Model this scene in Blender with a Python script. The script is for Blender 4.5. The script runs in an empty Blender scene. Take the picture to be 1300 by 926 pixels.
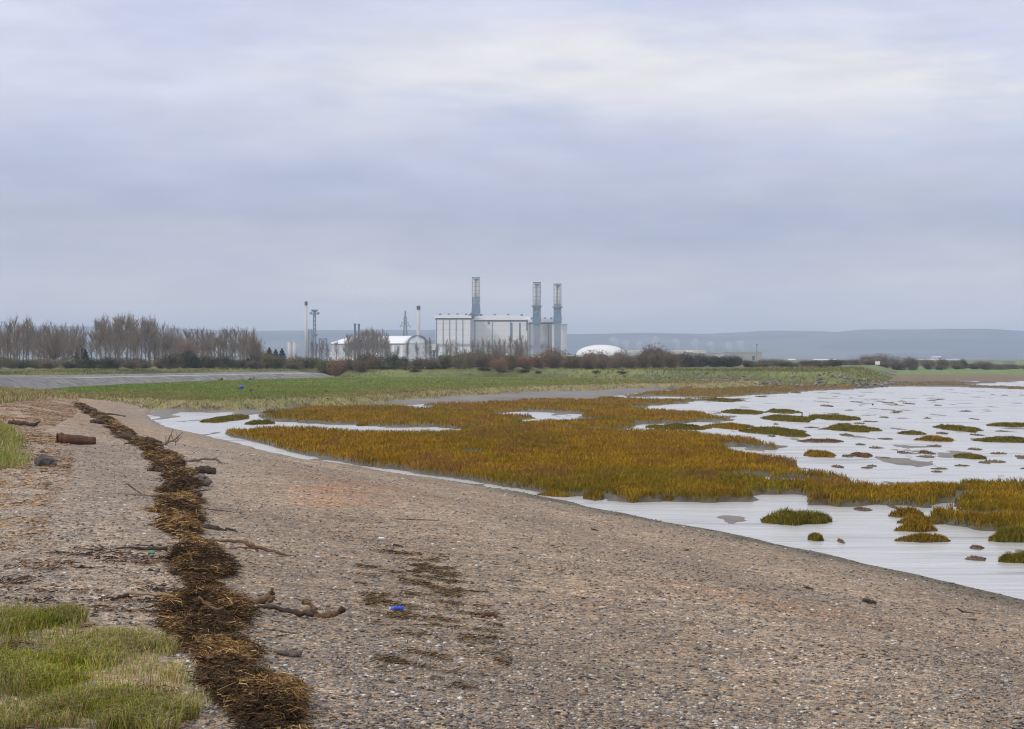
import bpy, math, random
import numpy as np
from mathutils import Vector
random.seed(7); RNG = np.random.default_rng(7)
sc = bpy.context.scene
COL = sc.collection
H = 4.2; F = 2426.0; CX = 650.0; HY = 455.0
LB = {}
# ---------------------------------------------------------------- helpers
def lin(c):
    c = np.asarray(c, float) / 255.0
    return np.where(c <= .04045, c / 12.92, ((c + .055) / 1.055) ** 2.4)
def tag(o, label=None, cat=None, group=None, kind=None):
    if label: o['label'] = label
    if cat: o['category'] = cat
    if group: o['group'] = group
    if kind: o['kind'] = kind
    return o
def mesh_obj(name, V, Fc, mats, parent=None, loc=None, cols=None, smooth=False, mi=None):
    """V (n,3); Fc list of arrays (m,k) index arrays."""
    me = bpy.data.meshes.new(name)
    V = np.asarray(V, np.float32)
    if loc is not None: V = V - np.asarray(loc, np.float32)
    if not isinstance(Fc, list): Fc = [Fc]
    Fc = [np.asarray(f, np.int32) for f in Fc if len(f)]
    nl = sum(f.size for f in Fc); nf = sum(len(f) for f in Fc)
    me.vertices.add(len(V)); me.vertices.foreach_set('co', V.ravel())
    me.loops.add(nl); me.loops.foreach_set('vertex_index', np.concatenate([f.ravel() for f in Fc]))
    me.polygons.add(nf)
    tot = np.concatenate([np.full(len(f), f.shape[1], np.int32) for f in Fc])
    st = np.concatenate([[0], np.cumsum(tot)[:-1]]).astype(np.int32)
    me.polygons.foreach_set('loop_start', st)
    if mi is not None: me.polygons.foreach_set('material_index', np.asarray(mi, np.int32))
    me.polygons.foreach_set('use_smooth', np.full(nf, bool(smooth)))
    me.update(calc_edges=True); me.validate()
    if cols is not None:
        a = me.color_attributes.new('Col', 'FLOAT_COLOR', 'POINT')
        c = np.ones((len(V), 4), np.float32); c[:, :3] = cols
        a.data.foreach_set('color', c.ravel())
    for m in (mats if isinstance(mats, (list, tuple)) else [mats]): me.materials.append(m)
    o = bpy.data.objects.new(name, me); COL.objects.link(o)
    if loc is not None: o.location = [float(v) for v in loc]
    if parent: o.parent = parent
    return o
def empty(name, loc, rz=0):
    o = bpy.data.objects.new(name, None); COL.objects.link(o)
    o.location = loc; o.rotation_euler = (0, 0, rz); o.empty_display_size = .5
    return o
def copy_tree(o, parent=None):
    c = o.copy(); COL.objects.link(c)
    if parent: c.parent = parent
    for ch in [k for k in bpy.data.objects if k.parent == o and k != c]: copy_tree(ch, c)
    return c
class MB:
    def __init__(s): s.V = []; s.Q = []; s.T = []; s.n = 0
    def add(s, V, Q=None, T=None):
        V = np.asarray(V, float)
        if Q is not None and len(Q): s.Q.append(np.asarray(Q) + s.n)
        if T is not None and len(T): s.T.append(np.asarray(T) + s.n)
        s.V.append(V); s.n += len(V); return s
    def box(s, x0, x1, y0, y1, z0, z1):
        V = [(x, y, z) for z in (z0, z1) for y in (y0, y1) for x in (x0, x1)]
        return s.add(V, [(0, 2, 3, 1), (4, 5, 7, 6), (0, 1, 5, 4), (2, 6, 7, 3), (0, 4, 6, 2), (1, 3, 7, 5)])
    def cyl(s, x, y, z0, z1, r0, r1=None, n=12):
        r1 = r0 if r1 is None else r1
        return s.tube([(x, y, z0), (x, y, z1)], [r0, r1], n)
    def bar(s, a, b, r, n=4): return s.tube([a, b], [r, r], n)
    def tube(s, pts, rad, n=8, jit=0, caps=True):
        P = np.asarray(pts, float); k = len(P)
        T = np.gradient(P, axis=0) if k > 2 else np.array([P[1] - P[0]] * 2)
        T /= np.linalg.norm(T, axis=1)[:, None] + 1e-9
        up = np.array([0, 0, 1.]) if abs(T[0][2]) < .9 else np.array([0, 1., 0])
        U = np.cross(T, up); U /= np.linalg.norm(U, axis=1)[:, None] + 1e-9
        W = np.cross(U, T); a = np.arange(n) / n * 2 * math.pi
        R = np.asarray(rad, float)[:, None] * np.ones((k, n))
        if jit: R = R * (1 + jit * (RNG.random((k, n)) - .5) * 2)
        V = P[:, None] + R[..., None] * (np.cos(a)[None, :, None] * U[:, None] + np.sin(a)[None, :, None] * W[:, None])
        q = [(i * n + j, i * n + (j + 1) % n, (i + 1) * n + (j + 1) % n, (i + 1) * n + j) for i in range(k - 1) for j in range(n)]
        V = V.reshape(-1, 3); t = []
        if caps:
            V = np.vstack([V, P[0], P[-1]]); c0 = k * n
            t = [(c0, (j + 1) % n, j) for j in range(n)] + [(c0 + 1, (k - 1) * n + j, (k - 1) * n + (j + 1) % n) for j in range(n)]
        return s.add(V, q, t)
    def build(s, name, mat, parent=None, loc=None, smooth=False):
        V = np.vstack(s.V)
        return mesh_obj(name, V, ([np.vstack(s.Q)] if s.Q else []) + ([np.vstack(s.T)] if s.T else []), mat, parent, loc, smooth=smooth)
# numpy value noise
_perm = RNG.random((256, 256))
def vn(x, y):
    x = np.asarray(x, float); y = np.asarray(y, float)
    xi = np.floor(x).astype(int); yi = np.floor(y).astype(int); fx = x - xi; fy = y - yi
    fx = fx * fx * (3 - 2 * fx); fy = fy * fy * (3 - 2 * fy)
    g = lambda a, b: _perm[a & 255, b & 255]
    return (g(xi, yi) * (1 - fx) + g(xi + 1, yi) * fx) * (1 - fy) + (g(xi, yi + 1) * (1 - fx) + g(xi + 1, yi + 1) * fx) * fy
def fbm(x, y, o=4):
    s = 0; a = 1; t = 0
    for i in range(o):
        s = s + a * vn(x * 2 ** i + 17.3 * i, y * 2 ** i + 9.1 * i); t += a; a *= .5
    return s / t
def ss(t): t = np.clip(t, 0, 1); return t * t * (3 - 2 * t)
def P(px, py, z=0.0):
    Y = (H - z) * F / (py - HY); return ((px - CX) / F * Y, Y)
def poly(z, *pts): return np.array([P(a, b, z) for a, b in pts])
def inside(px, py, pg):
    c = np.zeros(px.shape, bool); n = len(pg)
    for i in range(n):
        x1, y1 = pg[i]; x2, y2 = pg[(i + 1) % n]
        if y1 == y2: continue
        m = ((y1 > py) != (y2 > py)) & (px < (x2 - x1) * (py - y1) / (y2 - y1) + x1)
        c ^= m
    return c
def seg_d(px, py, pts, closed=False):
    """distance and signed side (positive to the left of travel)"""
    n = len(pts); best = np.full(px.shape, 1e18); sg = np.zeros(px.shape)
    for i in range(n if closed else n - 1):
        ax, ay = pts[i]; bx, by = pts[(i + 1) % n]
        dx, dy = bx - ax, by - ay; L = dx * dx + dy * dy + 1e-12
        t = np.clip(((px - ax) * dx + (py - ay) * dy) / L, 0, 1)
        ex = px - ax - t * dx; ey = py - ay - t * dy; d = ex * ex + ey * ey
        cr = dx * ey - dy * ex
        m = d < best - 1e-9
        best = np.where(m, d, best); sg = np.where(m, np.sign(cr), sg)
    return np.sqrt(best), sg
def sdf(px, py, pg):
    """positive inside polygon; evaluated only near its bounding box"""
    out = np.full(px.shape, -50.0)
    lo = pg.min(0) - 12; hi = pg.max(0) + 12
    m = (px > lo[0]) & (px < hi[0]) & (py > lo[1]) & (py < hi[1])
    if m.any():
        a, b = px[m], py[m]; d, _ = seg_d(a, b, pg, True)
        out[m] = np.where(inside(a, b, pg), d, -d)
    return out
# ---------------------------------------------------------------- layout (ground plan)
SH = np.array([(42, -90), (26, -30)] + [P(*p) for p in [(1300, 762), (1150, 728), (1050, 703), (950, 681), (850, 665), (740, 641),
     (640, 622), (540, 606), (430, 591), (350, 576), (290, 560), (245, 550), (205, 540), (186, 528), (196, 518)]] + [(-34, 172), (-60, 200), (-300, 300)])
FE = np.array([(-400, 60), (-70, 128)] + [P(a, b, .8) for a, b in [(0, 508), (60, 503), (130, 507), (215, 511), (300, 510), (400, 507), (470, 505),
     (560, 499), (640, 494), (730, 491), (830, 488), (885, 489)]] + [(60, 330), (60, 400)])
BK = np.array([(-400, 120), (-120, 150)] + [P(a, b, z) for a, b, z in [(-80, 505, .9), (0, 500, .9), (100, 491, .9), (200, 486, .9), (300, 482.5, .9), (430, 479, .9),
     (560, 479, .9), (700, 479, .9), (800, 482, .8), (900, 487, .5), (1000, 489.5, .4), (1095, 490, .4), (1122, 488.5, .4), (1130, 485, .4), (1135, 480, .4)]] + [(130, 640), (300, 1200), (2500, 2500)])
MAIN = poly(.25, (271, 545), (280, 553), (297, 559), (336, 565), (358, 572), (394, 581), (438, 586), (477, 593), (505, 599), (540, 604), (576, 607), (631, 615),
     (670, 620), (734, 621), (789, 628), (861, 628), (908, 627), (965, 626), (1000, 634), (1038, 638), (1135, 635), (1223, 637), (1292, 634), (1340, 627), (1340, 609),
     (1254, 612), (1204, 614), (1154, 609), (1135, 616), (1096, 618), (1069, 614), (1015, 613), (961, 612), (942, 605), (985, 605), (1027, 608), (1069, 606),
     (1031, 597), (985, 587), (1000, 584), (973, 578), (930, 571), (915, 563), (996, 564), (946, 555), (865, 546), (800, 545), (750, 544), (700, 541), (650, 540), (600, 541), (584, 544), (560, 549),
     (477, 549), (435, 546), (377, 543), (366, 541), (291, 545))
FARM = poly(.25, (330, 523), (345, 529), (400, 534), (470, 536), (550, 537.5), (600, 541), (625, 541.5), (700, 541), (750, 542), (800, 538), (822, 536), (810, 533), (880, 533), (919, 530), (905, 524), (858, 520.5), (812, 518),
     (804, 516), (865, 508), (927, 501), (1015, 495), (1075, 492), (1119, 489), (1110, 483), (900, 483), (840, 490), (856, 494), (817, 498), (775, 503), (717, 505), (656, 507), (623, 510), (560, 511), (494, 511.5), (410, 513.5), (394, 512), (358, 518))
REDM = poly(.25, (1105, 490), (1150, 488.6), (1211, 489), (1330, 493.5), (1330, 491.5), (1215, 487.5), (1240, 485.5), (1330, 482.5), (1400, 476), (1500, 471), (1090, 471), (1100, 480))
RIGHT = poly(.25, (1186, 655), (1215, 647), (1225, 640), (1260, 637), (1340, 636), (1340, 668), (1300, 666), (1240, 664), (1200, 661))
POOLS = [poly(.25, *p) for p in [
     [(629, 541), (640, 539), (664, 538), (668, 541), (650, 542)], [(700, 541), (745, 543.5), (748, 542), (712, 539)], [(750, 543), (790, 546.5), (822, 546), (815, 541.5), (770, 541)],
     [(584, 573), (612, 575), (614, 570), (590, 568)], [(621, 581), (638, 583), (636, 578)], [(860, 606), (900, 608), (905, 605), (880, 603)], [(828, 602), (836, 604), (834, 600)],
     [(600, 551), (616, 551), (616, 549), (604, 549)], [(700, 506), (760, 506), (760, 503.5), (700, 504)]]]
CREEK = poly(.1, (480, 514), (410, 515), (430, 504), (560, 500), (640, 493), (730, 491), (860, 491), (860, 496), (775, 505), (656, 509), (560, 513))
MUDL = poly(.0, (200, 505), (480, 500), (480, 514), (400, 517), (330, 528), (300, 534), (215, 536), (180, 525))
GB1 = None
def sided(x, y, line, close):
    d, _ = seg_d(x, y, line); return np.where(inside(x, y, np.vstack([line, close])), d, -d)
SHC = [(-900, 300), (-900, -90)]; FEC = [(60, 4000), (-4000, 4000), (-4000, 60)]; BKC = [(2500, 20000), (-9000, 20000), (-9000, 120)]
def height(x, y, full=False):
    x = np.asarray(x, float); y = np.asarray(y, float)
    wob = (fbm(x * .5, y * .35, 4) - .5)
    wx = x + wob * (1.6 + .006 * y) + (fbm(x * 1.6, y * .7, 3) - .5) * 1.2; wy = y + (fbm(x * .4 + 50, y * .3, 5) - .5) * (4.0 + .05 * y)
    ds = sided(x, y + wob * 1.6, SH, SHC)
    zb = 2.6 * np.tanh(.15 * np.maximum(ds, -8) / 2.6)
    zb = np.where(ds > 0, zb + .05 * (fbm(x * .25, y * .2, 3) - .5) * np.clip(ds, 0, 2), np.maximum(zb, -.35))
    # berm terraces of the storm beach
    zb = zb + .05 * np.sin(ds * .9 + wob * 3) * ss(ds / 4) * ss((60 - ds) / 40)
    region = np.where(ds > 0, 1, 0)                            # 0 mud, 1 beach
    mud_hi = ss(sdf(wx, wy, MUDL) / 1.5 + .6)
    crk = ss(sdf(wx, wy, CREEK) / 4)
    zm = -.35 + mud_hi * (.345 + .05 * ss((y - 150) / 25) + .34 * (fbm(x * .45, y * .09, 5) - .47)) + crk * (.55 + .35 * (fbm(x * .2, y * .1, 3) - .5))
    zm = np.maximum(zm, np.minimum((fbm(x * .7, y * .22, 5) - .70) * .6, .03)); z = np.where(ds > 0, zb, np.maximum(zb, zm))
    # saltmarsh benches
    ms = np.maximum.reduce([sdf(wx, wy, MAIN), sdf(wx, wy, FARM), sdf(wx, wy, REDM), sdf(wx, wy, RIGHT)])
    for p in POOLS: ms = np.minimum(ms, -sdf(x, y, p) + .1)
    holes = fbm(x * .09 + 31, y * .035, 3)
    ms = np.where((holes < .33) & (y > 112), np.minimum(ms, (holes - .30) * 14), ms)
    h2 = fbm(x * .5 + 5, y * .28, 4); ms = np.where((y < 68) & (x > 6), np.minimum(ms, (h2 - .40) * 9), ms)
    mk = ss(ms / (.35 + .004 * y) + .5) * ss((-ds - .012 * y + .25) / .35)
    zmar = .2 + .1 * (fbm(x * .3, y * .2, 3) - .5) + .75 * ss((y - 385) / 140) * ss((x - 60) / 30)
    z = z * (1 - mk) + np.maximum(zmar, z) * mk
    region = np.where((mk > .5) & (ds <= .4), 2, region)
    # meadow bench behind
    df = sided(x + wob * 2, y + wob * 6, FE, FEC)
    k = ss(df / 3.5); zf = .85 + .12 * (fbm(x * .15, y * .1, 3) - .5)
    z = z * (1 - k) + np.maximum(z, zf) * k
    region = np.where((df > .8), 3, region)
    region = np.where((x > 60) & (y > 405), 3, region)
    # bank and plateau
    db = sided(x, y, BK, BKC)
    flat = ss((x - 60) / 60) * ss((y - 420) / 300)
    zp = 2.3 - .15 * ss((y - 900) / 700)
    wl = 8.3 * ss((-.086 * y - x) / 3) * (y < 352) * (y > 140); kb = ss((db - wl) / (7 - wl * .3)); z = z * (1 - kb) + (zp + .25 * (fbm(x * .06, y * .06, 3) - .5)) * kb
    region = np.where(db > .5, 4, region)
    # far plain east of the headland
    ke = ss((y - 420) / 200) * (1 - kb); z = z * (1 - ke) + 1.1 * ke
    if full: return z, region, ds, df, db, ms
    return z
def gz(x, y): return float(height(np.array([x]), np.array([y]))[0])
_Ys = 9 * np.exp(np.arange(0, 1500) * .003)
def at(px, py):
    """ground point seen at a pixel of the photograph"""
    X = (px - CX) / F * _Ys; Z = H - (py - HY) / F * _Ys
    g = height(X, _Ys); i = int(np.argmax(g > Z))
    if not (g > Z).any(): i = len(_Ys) - 1
    return Vector((X[i], _Ys[i], g[i]))
# ---------------------------------------------------------------- materials
def newmat(name):
    m = bpy.data.materials.new(name); m.use_nodes = True; nt = m.node_tree
    return m, nt, nt.nodes['Principled BSDF']
def N(nt, typ, **kw):
    n = nt.nodes.new(typ)
    for k, v in kw.items():
        if k.startswith('_'): setattr(n, k[1:], v)
        else: n.inputs[k.replace('__', ' ')].default_value = v
    return n
def mul(nt, a, b, fac=1.0, mode='MULTIPLY'):
    m = nt.nodes.new('ShaderNodeMix'); m.data_type = 'RGBA'; m.blend_type = mode; m.inputs[0].default_value = fac
    for i, v in ((6, a), (7, b)):
        if hasattr(v, 'links'): nt.links.new(v, m.inputs[i])
        else: m.inputs[i].default_value = (*v, 1)
    return m.outputs[2]
def ramp(nt, src, stops, interp='LINEAR'):
    r = nt.nodes.new('ShaderNodeValToRGB'); r.color_ramp.interpolation = interp; e = r.color_ramp.elements
    while len(e) < len(stops): e.new(.5)
    for k, (p, c) in enumerate(stops): e[k].position = p; e[k].color = (*(c if hasattr(c, '__len__') else (c, c, c)), 1)
    nt.links.new(src, r.inputs[0]); return r.outputs[0]
def solid(name, rgb, rough=.8, noise=(3, .25), bump=0, metal=0):
    m, nt, b = newmat(name)
    tc = N(nt, 'ShaderNodeTexCoord'); n = N(nt, 'ShaderNodeTexNoise', Scale=noise[0], Detail=5.0)
    nt.links.new(tc.outputs['Object'], n.inputs['Vector'])
    f = ramp(nt, n.outputs[0], [(.3, 1 - noise[1]), (.7, 1 + noise[1])])
    nt.links.new(mul(nt, rgb, f), b.inputs['Base Color']); b.inputs['Roughness'].default_value = rough; b.inputs['Metallic'].default_value = metal
    if bump:
        bp = N(nt, 'ShaderNodeBump', Strength=bump, Distance=.02); nt.links.new(n.outputs[0], bp.inputs['Height']); nt.links.new(bp.outputs[0], b.inputs['Normal'])
    return m
def attr_mat(name, rough=.9, trans=0, spec=.08):
    m, nt, b = newmat(name); a = N(nt, 'ShaderNodeVertexColor', _layer_name='Col')
    n = N(nt, 'ShaderNodeTexNoise', Scale=.6, Detail=3.0); g = N(nt, 'ShaderNodeNewGeometry'); nt.links.new(g.outputs['Position'], n.inputs['Vector'])
    nt.links.new(mul(nt, a.outputs[0], ramp(nt, n.outputs[0], [(.3, .72), (.7, 1.28)])), b.inputs['Base Color'])
    b.inputs['Roughness'].default_value = rough; b.inputs['Specular IOR Level'].default_value = spec
    return m
M_blade = attr_mat('grass_blades'); M_straw = attr_mat('straw', .7); M_stone = attr_mat('stones', .75)
def ground_mat(name, scales, amp, rough=.9, bump=.3, bscale=None, dist=.03):
    m, nt, b = newmat(name); a = N(nt, 'ShaderNodeVertexColor', _layer_name='Col')
    g = N(nt, 'ShaderNodeNewGeometry'); c = a.outputs[0]
    for s, am in zip(scales, amp):
        n = N(nt, 'ShaderNodeTexNoise', Scale=s, Detail=4.0); nt.links.new(g.outputs['Position'], n.inputs['Vector'])
        c = mul(nt, c, ramp(nt, n.outputs[0], [(.3, 1 - am), (.7, 1 + am)]))
    nt.links.new(c, b.inputs['Base Color']); b.inputs['Roughness'].default_value = rough; b.inputs['Specular IOR Level'].default_value = .3
    n = N(nt, 'ShaderNodeTexNoise', Scale=bscale or scales[0], Detail=6.0); nt.links.new(g.outputs['Position'], n.inputs['Vector'])
    bp = N(nt, 'ShaderNodeBump', Strength=bump, Distance=dist); nt.links.new(n.outputs[0], bp.inputs['Height']); nt.links.new(bp.outputs[0], b.inputs['Normal'])
    return m
def beach_mat():
    m, nt, b = newmat('shingle'); a = N(nt, 'ShaderNodeVertexColor', _layer_name='Col'); g = N(nt, 'ShaderNodeNewGeometry'); c = a.outputs[0]
    pal = [(0, (.38, .35, .33)), (.14, (.8, .8, .85)), (.3, (1.2, 1.1, 1.0)), (.45, (.55, .52, .5)), (.58, (1.45, 1.3, 1.1)), (.7, (1.0, 1.0, 1.02)), (.8, (1.3, .9, .68)), (.87, (1.8, 1.76, 1.7)), (.94, (.4, .37, .37))]
    for sc_, fac in ((60, .6), (22, .6), (8, .4)):
        v = N(nt, 'ShaderNodeTexVoronoi', Scale=float(sc_), Randomness=1.0); nt.links.new(g.outputs['Position'], v.inputs['Vector'])
        sep = N(nt, 'ShaderNodeSeparateColor'); nt.links.new(v.outputs['Color'], sep.inputs[0])
        c = mul(nt, c, ramp(nt, sep.outputs[0], pal, 'CONSTANT'), fac)
    for sc_, am in ((.5, .14), (2.2, .16)):
        n = N(nt, 'ShaderNodeTexNoise', Scale=sc_, Detail=5.0); nt.links.new(g.outputs['Position'], n.inputs['Vector'])
        c = mul(nt, c, ramp(nt, n.outputs[0], [(.3, 1 - am), (.7, 1 + am)]))
    c = mul(nt, c, (1.15, 1.09, .95))
    nt.links.new(c, b.inputs['Base Color']); b.inputs['Roughness'].default_value = .85; b.inputs['Specular IOR Level'].default_value = .3
    v = N(nt, 'ShaderNodeTexVoronoi', Scale=55.0); nt.links.new(g.outputs['Position'], v.inputs['Vector'])
    bp = N(nt, 'ShaderNodeBump', Strength=.7, Distance=.012, _invert=True); nt.links.new(v.outputs['Distance'], bp.inputs['Height']); nt.links.new(bp.outputs[0], b.inputs['Normal'])
    return m
M_beach = beach_mat()
M_meadow = ground_mat('meadow', (.3, 1.5), (.2, .2), bscale=1.2, bump=.6, dist=.15)
M_marsh = ground_mat('marsh', (.4, 2), (.2, .2), bscale=2, bump=.5, dist=.08)
M_mud = ground_mat('mud', (.3, 3), (.15, .2), rough=.5, bscale=1.2, bump=.6, dist=.08)
M_inland = ground_mat('rough_grass', (.05, .6), (.25, .25), bscale=.8, bump=.6, dist=.2)
def water_mat():
    m, nt, b = newmat('estuary_water'); g = N(nt, 'ShaderNodeNewGeometry')
    mp = N(nt, 'ShaderNodeMapping'); mp.inputs['Scale'].default_value = (.12, .55, 1); nt.links.new(g.outputs['Position'], mp.inputs[0])
    n = N(nt, 'ShaderNodeTexNoise', Scale=1.0, Detail=6.0, Roughness=.6); nt.links.new(mp.outputs[0], n.inputs['Vector'])
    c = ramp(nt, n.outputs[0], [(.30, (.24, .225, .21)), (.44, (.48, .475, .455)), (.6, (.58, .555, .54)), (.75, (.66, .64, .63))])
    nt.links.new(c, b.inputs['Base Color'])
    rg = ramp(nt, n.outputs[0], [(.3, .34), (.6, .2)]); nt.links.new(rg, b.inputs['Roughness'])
    b.inputs['IOR'].default_value = 1.33
    mp2 = N(nt, 'ShaderNodeMapping'); mp2.inputs['Scale'].default_value = (.35, 2.2, 1); mp2.inputs['Rotation'].default_value = (0, 0, .12); nt.links.new(g.outputs['Position'], mp2.inputs[0])
    n2 = N(nt, 'ShaderNodeTexNoise', Scale=1.0, Detail=5.0); nt.links.new(mp2.outputs[0], n2.inputs['Vector'])
    bp = N(nt, 'ShaderNodeBump', Strength=.6, Distance=.09); nt.links.new(n2.outputs[0], bp.inputs['Height']); nt.links.new(bp.outputs[0], b.inputs['Normal'])
    return m
M_water = water_mat()
# ---------------------------------------------------------------- terrain
uc = np.concatenate([np.linspace(-1.6, -.42, 50), np.linspace(-.40, .40, 470), np.linspace(.42, 1.6, 50)])
ys = [-60.0, -40, -25, -15, -8, -3, 0, 2.5, 5]
while ys[-1] < 9900: ys.append(ys[-1] + max(.12, ys[-1] * .0085))
ys = np.array(ys); spread = np.maximum(np.abs(ys), 0) + 24
GX = uc[None, :] * spread[:, None]; GX = np.clip(GX, -5800, 5800); GY = np.repeat(ys[:, None], len(uc), 1)
x, y = GX.ravel(), GY.ravel()
Z, R, DS, DF, DB, MS = height(x, y, True)
def mixc(a, b, t): t = np.asarray(t)[:, None]; return np.asarray(a) * (1 - t) + np.asarray(b) * t
n1 = fbm(x * .12, y * .05, 4); n2 = fbm(x * .5 + 9, y * .25, 4); n3 = fbm(x * .02, y * .012 + 4, 3)
cb = np.array([.285, .249, .212]) * (1 + .16 * (n2 - .5)[:, None])
left = ss((x * -1 - .10 * y) / 4); cb = mixc(cb, [.285, .268, .256], left * .7)
strk = ss((fbm(x * .16, y * .30 + 3, 5) - .49) * 5) * ss((y - 17) / 8) * ss((70 - y) / 20) * ss((DS - 5) / 4) * ss((x + .13 * y) / 1.5)
cb = mixc(cb, [.36, .225, .145], strk * .85); cb = cb * (1 + .10 * np.sin(DS * 1.1 + 5 * n1) * ss(DS / 3))[:, None]
cb = mixc(cb, [.33, .27, .215], ss((y - 60) / 30) * ss((DS - 1) / 3) * .6)
wet = ss(1 - DS / 2.4 + .8 * (n2 - .5)) * ss((75 - y) / 20); cb = mixc(cb, [.11, .115, .09], wet)
wet2 = ss(1 - DS / .6); cb = mixc(cb, [.15, .14, .125], wet2 * .5)
cm = mixc(np.broadcast_to([.13, .10, .02], (len(x), 3)), [.17, .085, .012], n2)
cf = mixc(np.broadcast_to([.15, .21, .04], (len(x), 3)), [.22, .19, .06], ss((n1 - .42) * 5))
cf = mixc(cf, [.30, .24, .11], ss(1 - (DF - 1) / 14) * .75 * np.where(x < 60, 1, 0))
farf = (x > 60) & (y > 380)
cf[farf] = mixc(np.broadcast_to([.19, .135, .075], (farf.sum(), 3)), [.15, .21, .06], ss((y[farf] - 425) / 30))
cmud = mixc(np.broadcast_to([.12, .095, .07], (len(x), 3)), [.21, .175, .14], n2); cmud = mixc(cmud, [.075, .065, .035], ss((MS + 2.2) / 2.4) * .8)
ci = mixc(np.broadcast_to([.17, .17, .06], (len(x), 3)), [.09, .10, .04], ss((n1 - .4) * 4))
ci = mixc(ci, [.22, .25, .07], ss(1 - np.abs(DB - 5) / 4) * .5)
nx, ny = len(uc), len(ys)
idx = np.arange(nx * ny).reshape(ny, nx)
Q = np.stack([idx[:-1, :-1], idx[:-1, 1:], idx[1:, 1:], idx[1:, :-1]], -1).reshape(-1, 4)
Rf = R[Q[:, 0]]; V = np.stack([x, y, Z], 1)
def region_obj(name, mask, cols, mat):
    q = Q[mask]; u, inv = np.unique(q, return_inverse=True)
    o = mesh_obj(name, V[u], inv.reshape(-1, 4), mat, cols=cols[u], smooth=True); o['kind'] = 'structure'; return o
region_obj('beach', Rf == 1, cb, M_beach)
cm2 = cm.copy(); red = (x > 60) & (y > 290); cm2[red] = [.18, .13, .07]
region_obj('marsh', Rf == 2, cm2, M_marsh)
region_obj('meadow', Rf == 3, cf, M_meadow)
region_obj('mudflat', Rf == 0, cmud, M_mud)
region_obj('ground', Rf == 4, ci, M_inland)
wv = np.array([(-60, -80, 0), (600, -80, 0), (900, 520, 0), (-60, 520, 0)], float)
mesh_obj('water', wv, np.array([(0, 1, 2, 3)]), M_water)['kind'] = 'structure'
# ---------------------------------------------------------------- blades
def blades(px, py, pz, h, w, lean, cols, name, mat, curve=.5):
    n = len(px); a = RNG.random(n) * 2 * math.pi; la = RNG.random(n) * 2 * math.pi
    ux, uy = np.cos(a) * w / 2, np.sin(a) * w / 2
    lx, ly = np.cos(la) * lean * h, np.sin(la) * lean * h
    b = np.stack([px, py, pz], 1)
    def off(ox, oy, oz): return b + np.stack([ox, oy, oz], 1)
    z0 = np.full(n, -.02)
    V = np.stack([off(-ux, -uy, z0), off(ux, uy, z0), off(lx * .35 + ux * .8, ly * .35 + uy * .8, h * .6), off(lx * .35 - ux * .8, ly * .35 - uy * .8, h * .6), off(lx, ly, h * (1 - curve * lean * .5))], 1).reshape(-1, 3)
    i = np.arange(n)[:, None] * 5
    o = mesh_obj(name, V, [i + np.array([[0, 1, 2, 3]]), i + np.array([[3, 2, 4]])], mat, cols=np.repeat(cols, 5, 0))
    return o
def sample(n, u0, u1, y0, y1):
    u = RNG.uniform(u0, u1, n); w = RNG.uniform(1 / y1, 1 / y0, n); Y = 1 / w; return u * Y, Y
def pal(n, cs, jit=.15):
    cs = np.array(cs); c = cs[RNG.integers(0, len(cs), n)]; return np.clip(c * (1 + jit * RNG.standard_normal(n))[:, None], .005, 1)
X_, Y_ = sample(900000, -.30, .36, 44, 330)
z_, r_, ds_, df_, db_, ms_ = height(X_, Y_, True)
m = (r_ == 2) & (ms_ > .05); X_, Y_, z_, ms_ = X_[m], Y_[m], z_[m], ms_[m]
patch = fbm(X_ * .18, Y_ * .08, 4); patch2 = fbm(X_ * .6 + 40, Y_ * .25, 3); n = len(X_)
c = pal(n, [(.33, .18, .010), (.29, .16, .008), (.38, .22, .016), (.23, .14, .008), (.18, .115, .008)])
g = pal(n, [(.17, .14, .010), (.13, .12, .008), (.20, .15, .012)])
t = ss((patch - .50) * 7) * .6 + ss(1 - ms_ / (.4 + .004 * Y_)) * .7; t = np.clip(t, 0, 1)
c = c * (1 - t[:, None]) + g * t[:, None]
r = pal(n, [(.26, .12, .04), (.22, .10, .05)]); t = ss((patch2 - .58) * 8) * .55; c = c * (1 - t[:, None]) + r * t[:, None]
far = ss((Y_ - 130) / 150); c = c * (1 - .55 * far[:, None]) + pal(n, [(.21, .13, .03), (.18, .135, .03)]) * (.55 * far[:, None])
rm = (X_ > 60) & (Y_ > 290); c[rm] = pal(rm.sum(), [(.19, .13, .065), (.16, .12, .05), (.2, .12, .07)])
hh = (.10 + .16 * RNG.random(n) ** 1.5) * (.6 + .8 * patch2) * (1 - .3 * far)
tag(blades(X_, Y_, z_, hh, .007 + .00028 * Y_, .25 + .5 * RNG.random(n), c, 'marsh_grass', M_blade), 'tawny orange saltmarsh grass covering the low marsh beside the wet mud', 'grass', kind='stuff')
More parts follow.
